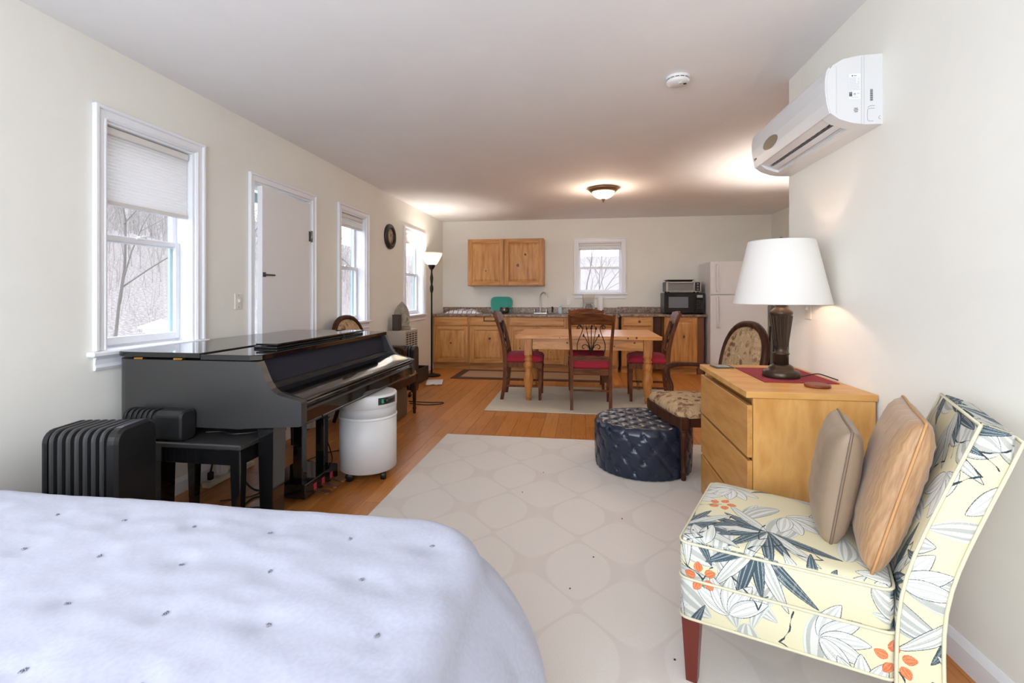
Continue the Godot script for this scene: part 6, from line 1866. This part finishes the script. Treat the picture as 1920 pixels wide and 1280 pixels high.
func build_slipper_chair(fy: float) -> void:
	var turn := deg_to_rad(-114.4)
	var at := V(0.651, fy, 1.666)
	var n := thing("slipper_chair", "armless slipper chair in cream fabric with grey leaves and orange flowers", "chair", at, turn)
	var fab := mat(Color.WHITE, 0.9)
	fab.albedo_texture = floral_tex()
	fab.uv1_triplanar = true
	fab.uv1_scale = Vector3.ONE * 1.1
	fab.uv1_offset = Vector3(0.12, 0.3, 0.2)
	fab.uv1_triplanar_sharpness = 12.0
	M.floral = fab
	var pip := mat(rgb(212, 205, 176), 0.85)
	# plan outline: wider in front
	var plan := func(grow: float, zb: float) -> Array:
		var out: Array = []
		var c: Array = [[0.275, 0.27], [0.235, zb], [-0.235, zb], [-0.275, 0.27]]
		# rounded corners
		for e in 4:
			var p0 := Vector2(c[(e + 3) % 4][0], c[(e + 3) % 4][1])
			var p1 := Vector2(c[e][0], c[e][1])
			var p2 := Vector2(c[(e + 1) % 4][0], c[(e + 1) % 4][1])
			var r := 0.035
			var a := p1 + (p0 - p1).normalized() * r
			var b := p1 + (p2 - p1).normalized() * r
			for k in 5:
				var t := k / 4.0
				out.append(a.lerp(p1, t).lerp(p1.lerp(b, t), t) * grow)
		return out
	var ring := func(g: float, y: float, zb: float) -> Array:
		var r: Array = []
		for p in plan.call(g, zb): r.append(Vector3(p.x, y, p.y))
		return r
	part("base", mb().loft([ring.call(0.985, 0.205, -0.27), ring.call(0.995, 0.215, -0.27), ring.call(0.995, 0.318, -0.27), ring.call(0.98, 0.326, -0.27)]), fab, n)
	part("seat_cushion", mb().loft([ring.call(0.975, 0.326, -0.262), ring.call(0.997, 0.336, -0.262), ring.call(1.0, 0.385, -0.262), ring.call(0.995, 0.432, -0.262), ring.call(0.97, 0.446, -0.262), ring.call(0.85, 0.453, -0.262), ring.call(0.6, 0.459, -0.262), ring.call(0.02, 0.462, -0.262)]), fab, n)
	for q in [[0.998, 0.208, -0.27], [0.997, 0.328, -0.27], [0.996, 0.437, -0.262]]:
		var loop: Array = ring.call(q[0], q[1], q[2])
		loop.append(loop[0])
		part("piping", mb().tube(loop, 0.0042, 6), pip, n)
	# back: a leaning slab, narrower at the top
	var lean := 0.372
	var th := 0.085
	var bk: Array = []
	var nl := 12
	for i in nl + 1:
		var t := i / float(nl)
		var y := lerpf(0.20, 0.882, t)
		var hw := lerpf(0.24, 0.222, t)
		var zf := -0.256 - lean * 0.06 * log(1.0 + exp((y - 0.45) / 0.06))
		var zr := zf - th - 0.02 * (1.0 - t)
		var shrink := 0.012 if i == nl else 0.0
		var dy := 0.03 if i == nl else 0.0
		var r: Array = []
		for p in round_poly(-hw + shrink, zr + shrink, hw - shrink, zf - shrink, 0.022, 3):
			var f := clampf((zf - p.y) / (zf - zr), 0, 1)
			r.append(Vector3(p.x, y + (0.008 if i == nl else 0.0) - 0.03 * f * t, p.y))
		bk.append(r)
	var o := part("backrest", mb().loft(bk), fab, n)
	for e in [0, 1]:
		var line: Array = []
		for s in [[-1.0], [1.0]]:
			var seg2: Array = []
			for i in nl + 1:
				var t := i / float(nl)
				var y := lerpf(0.20, 0.882, t)
				var hw := lerpf(0.24, 0.222, t) - 0.003
				var zf := -0.256 - lean * 0.06 * log(1.0 + exp((y - 0.45) / 0.06))
				var zz := zf - 0.006 if e == 0 else zf - th - 0.02 * (1.0 - t) + 0.006
				seg2.append(Vector3(s[0] * hw, y - (0.03 * t if e == 1 else 0.0), zz))
			if s[0] > 0: seg2.reverse()
			line.append_array(seg2)
		part("piping", mb().tube(line, 0.0045, 6), pip, n)
	for s in [[-1.0, 0.235, 0.235], [1.0, 0.235, 0.235], [-1.0, -0.28, 0.2], [1.0, -0.28, 0.2]]:
		var back := 0.05 if s[1] < 0 else 0.0
		var lg := mb().loft([[Vector3(-0.016, 0.0, -0.016 - back), Vector3(0.016, 0.0, -0.016 - back), Vector3(0.016, 0.0, 0.016 - back), Vector3(-0.016, 0.0, 0.016 - back)], [Vector3(-0.027, 0.206, -0.027), Vector3(0.027, 0.206, -0.027), Vector3(0.027, 0.206, 0.027), Vector3(-0.027, 0.206, 0.027)]], true, true, false)
		part("leg", lg, M.mahog, n, Vector3(s[0] * s[2], 0, s[1]))
	# cushions
	var gt := ramp_tex(256, 256, 0.05, 4, 161, [[0.0, rgb(146, 108, 72)], [0.5, rgb(170, 132, 94)], [1.0, rgb(190, 154, 114)]])
	var gold := mat(Color.WHITE, 0.5)
	gold.albedo_texture = gt
	gold.uv1_scale = Vector3(14.0, 0.8, 1.0)
	gold.rim_enabled = true
	gold.rim = 0.4
	var bs := Basis(Vector3.UP, turn)
	var c := thing("gold_cushion", "gold striped silk cushion leaning on the back of the floral chair", "cushion", at + bs * Vector3(0.0, 0.452, -0.215), turn)
	var cb := Basis(Vector3.RIGHT, deg_to_rad(-15.0))
	var p := part("pillow", pillow(0.42, 0.45, 0.12, 0.006, 5), gold, c, cb * Vector3(0, 0.215, 0), Vector3(deg_to_rad(-15.0), 0, 0))
	part("piping", pillow_seam(0.42, 0.45), mat(rgb(190, 142, 92), 0.5), p)
	var taupe := mat(rgb(142, 122, 100), 0.42)
	taupe.rim_enabled = true
	taupe.rim = 0.4
	c = thing("taupe_cushion", "smaller plain taupe satin cushion in front of the gold one", "cushion", at + bs * Vector3(-0.07, 0.454, -0.112), turn + 0.08)
	p = part("pillow", pillow(0.34, 0.365, 0.115, 0.005, 6), taupe, c, Basis(Vector3.RIGHT, deg_to_rad(-9.0)) * Vector3(0, 0.172, 0), Vector3(deg_to_rad(-9.0), 0, 0))
	part("seam", pillow_seam(0.342, 0.362), mat(rgb(120, 102, 84), 0.5), p)


# ---------------------------------------------------------------- bed
func build_bed() -> void:
	var n := thing("bed", "bed under the pale lavender bedspread in the foreground", "bed", V(-1.22, 0.001, 0.2))
	part("mattress", mb().box(Vector3(0, 0.44, 0), Vector3(1.78, 0.24, 1.90), 0.04), M.white, n)
	part("frame", mb().box(Vector3(0, 0.24, 0), Vector3(1.78, 0.14, 1.90), 0.01), M.walnut, n)
	for s in [[-1, -1], [1, -1], [-1, 1], [1, 1]]: part("leg", mb().box(Vector3(s[0] * 0.82, 0.0905, s[1] * 0.87), Vector3(0.06, 0.155, 0.06), 0.005), M.walnut, n)
	# bedspread
	var fab := tri_mat(ramp_tex(256, 256, 0.12, 3, 171, [[0.0, rgb(166, 168, 184)], [1.0, rgb(178, 180, 195)]]), 2.5, 0.95)
	fab.rim_enabled = true
	fab.rim = 0.25
	var sp := thing("bedspread", "pale lavender tufted bedspread draped over the bed", "bedspread", V(-1.22, 0, 0.2))
	var ax := 0.78   # half size of the flat core
	var az := 0.855
	var flat_r := 0.155
	var bend := 0.06
	var total := flat_r + bend * PI / 2 + 0.47
	var hn := FastNoiseLite.new()
	hn.seed = 21
	hn.frequency = 0.9
	var fold := FastNoiseLite.new()
	fold.seed = 23
	fold.frequency = 1.0
	var tufts: Array = []
	for i in range(-6, 7):
		for k in range(-6, 7): tufts.append(Vector2((i + 0.5 * (k % 2)) * 0.215, k * 0.155 + 0.02))
	var surf := func(a: float, b: float) -> Vector3:
		var dx := signf(a) * maxf(0.0, absf(a) - ax)
		var dz := signf(b) * maxf(0.0, absf(b) - az)
		var r := sqrt(dx * dx + dz * dz)
		var dir := Vector2(dx, dz) / maxf(r, 1e-5)
		r = minf(r, total)
		var core := Vector2(clampf(a, -ax, ax), clampf(b, -az, az))
		var y := 0.607
		var o := r
		if r > flat_r:
			var s := r - flat_r
			if s < bend * PI / 2:
				o = flat_r + bend * sin(s / bend)
				y -= bend * (1.0 - cos(s / bend))
			else:
				var d := s - bend * PI / 2
				var wave := fold.get_noise_2d(core.x * 3.0 + dir.x * 1.2, core.y * 3.0 + dir.y * 1.2)
				o = flat_r + bend + 0.17 * (1.0 - exp(-d / 0.14)) + wave * 0.05 * d / 0.4
				y -= bend + d * 0.95
		var top := 1.0 - smoothstep(flat_r, flat_r + 0.1, r)
		y += hn.get_noise_2d(a * 1.5, b * 4.0) * 0.006 * top + hn.get_noise_2d(a * 7.0 + 3.0, b * 16.0) * 0.0034 * top
		return Vector3(core.x + dir.x * o, y, core.y + dir.y * o)
	var N := 200
	var lim_a := ax + total
	var lim_b := az + total
	var grid: Array = []
	for i in N + 1:
		var r: Array = []
		for k in N + 1:
			var a := -lim_a + 2.0 * lim_a * i / N
			var b2 := -lim_b + 2.0 * lim_b * k / N
			var v: Vector3 = surf.call(a, b2)
			for t in tufts:
				var q := Vector2(a - t.x, b2 - t.y).length_squared()
				if q < 0.006: v.y -= 0.007 * exp(-q / 0.0012)
			r.append(v)
		grid.append(r)
	var bb := mb()
	for i in N:
		for k in N: bb.quad(grid[i][k], grid[i][k + 1], grid[i + 1][k + 1], grid[i + 1][k])
	bb.fin(true)
	part("cloth", bb, fab, sp)
	var tm := mat(rgb(130, 130, 140), 0.6)
	var tb := mb()
	for k in 4: tb.tube([Vector3(0, 0.0, 0), Vector3(0.004 * cos(k * 0.8), 0.003, 0.004 * sin(k * 0.8)), Vector3(0.007 * cos(k * 0.8 + 0.2), 0.001, 0.007 * sin(k * 0.8 + 0.2))], 0.001, 4)
	tb.box(Vector3(0, 0.001, 0), Vector3(0.006, 0.003, 0.004), 0.001)
	var tmesh := tb.mesh()
	for t in tufts:
		if absf(t.x) > ax + 0.15 or absf(t.y) > az + 0.15: continue
		var v: Vector3 = surf.call(t.x, t.y)
		part("tuft", tmesh, tm, sp, v - Vector3(0, 0.0066, 0), Vector3(0, t.x * 7.0 + t.y * 3.0, 0))
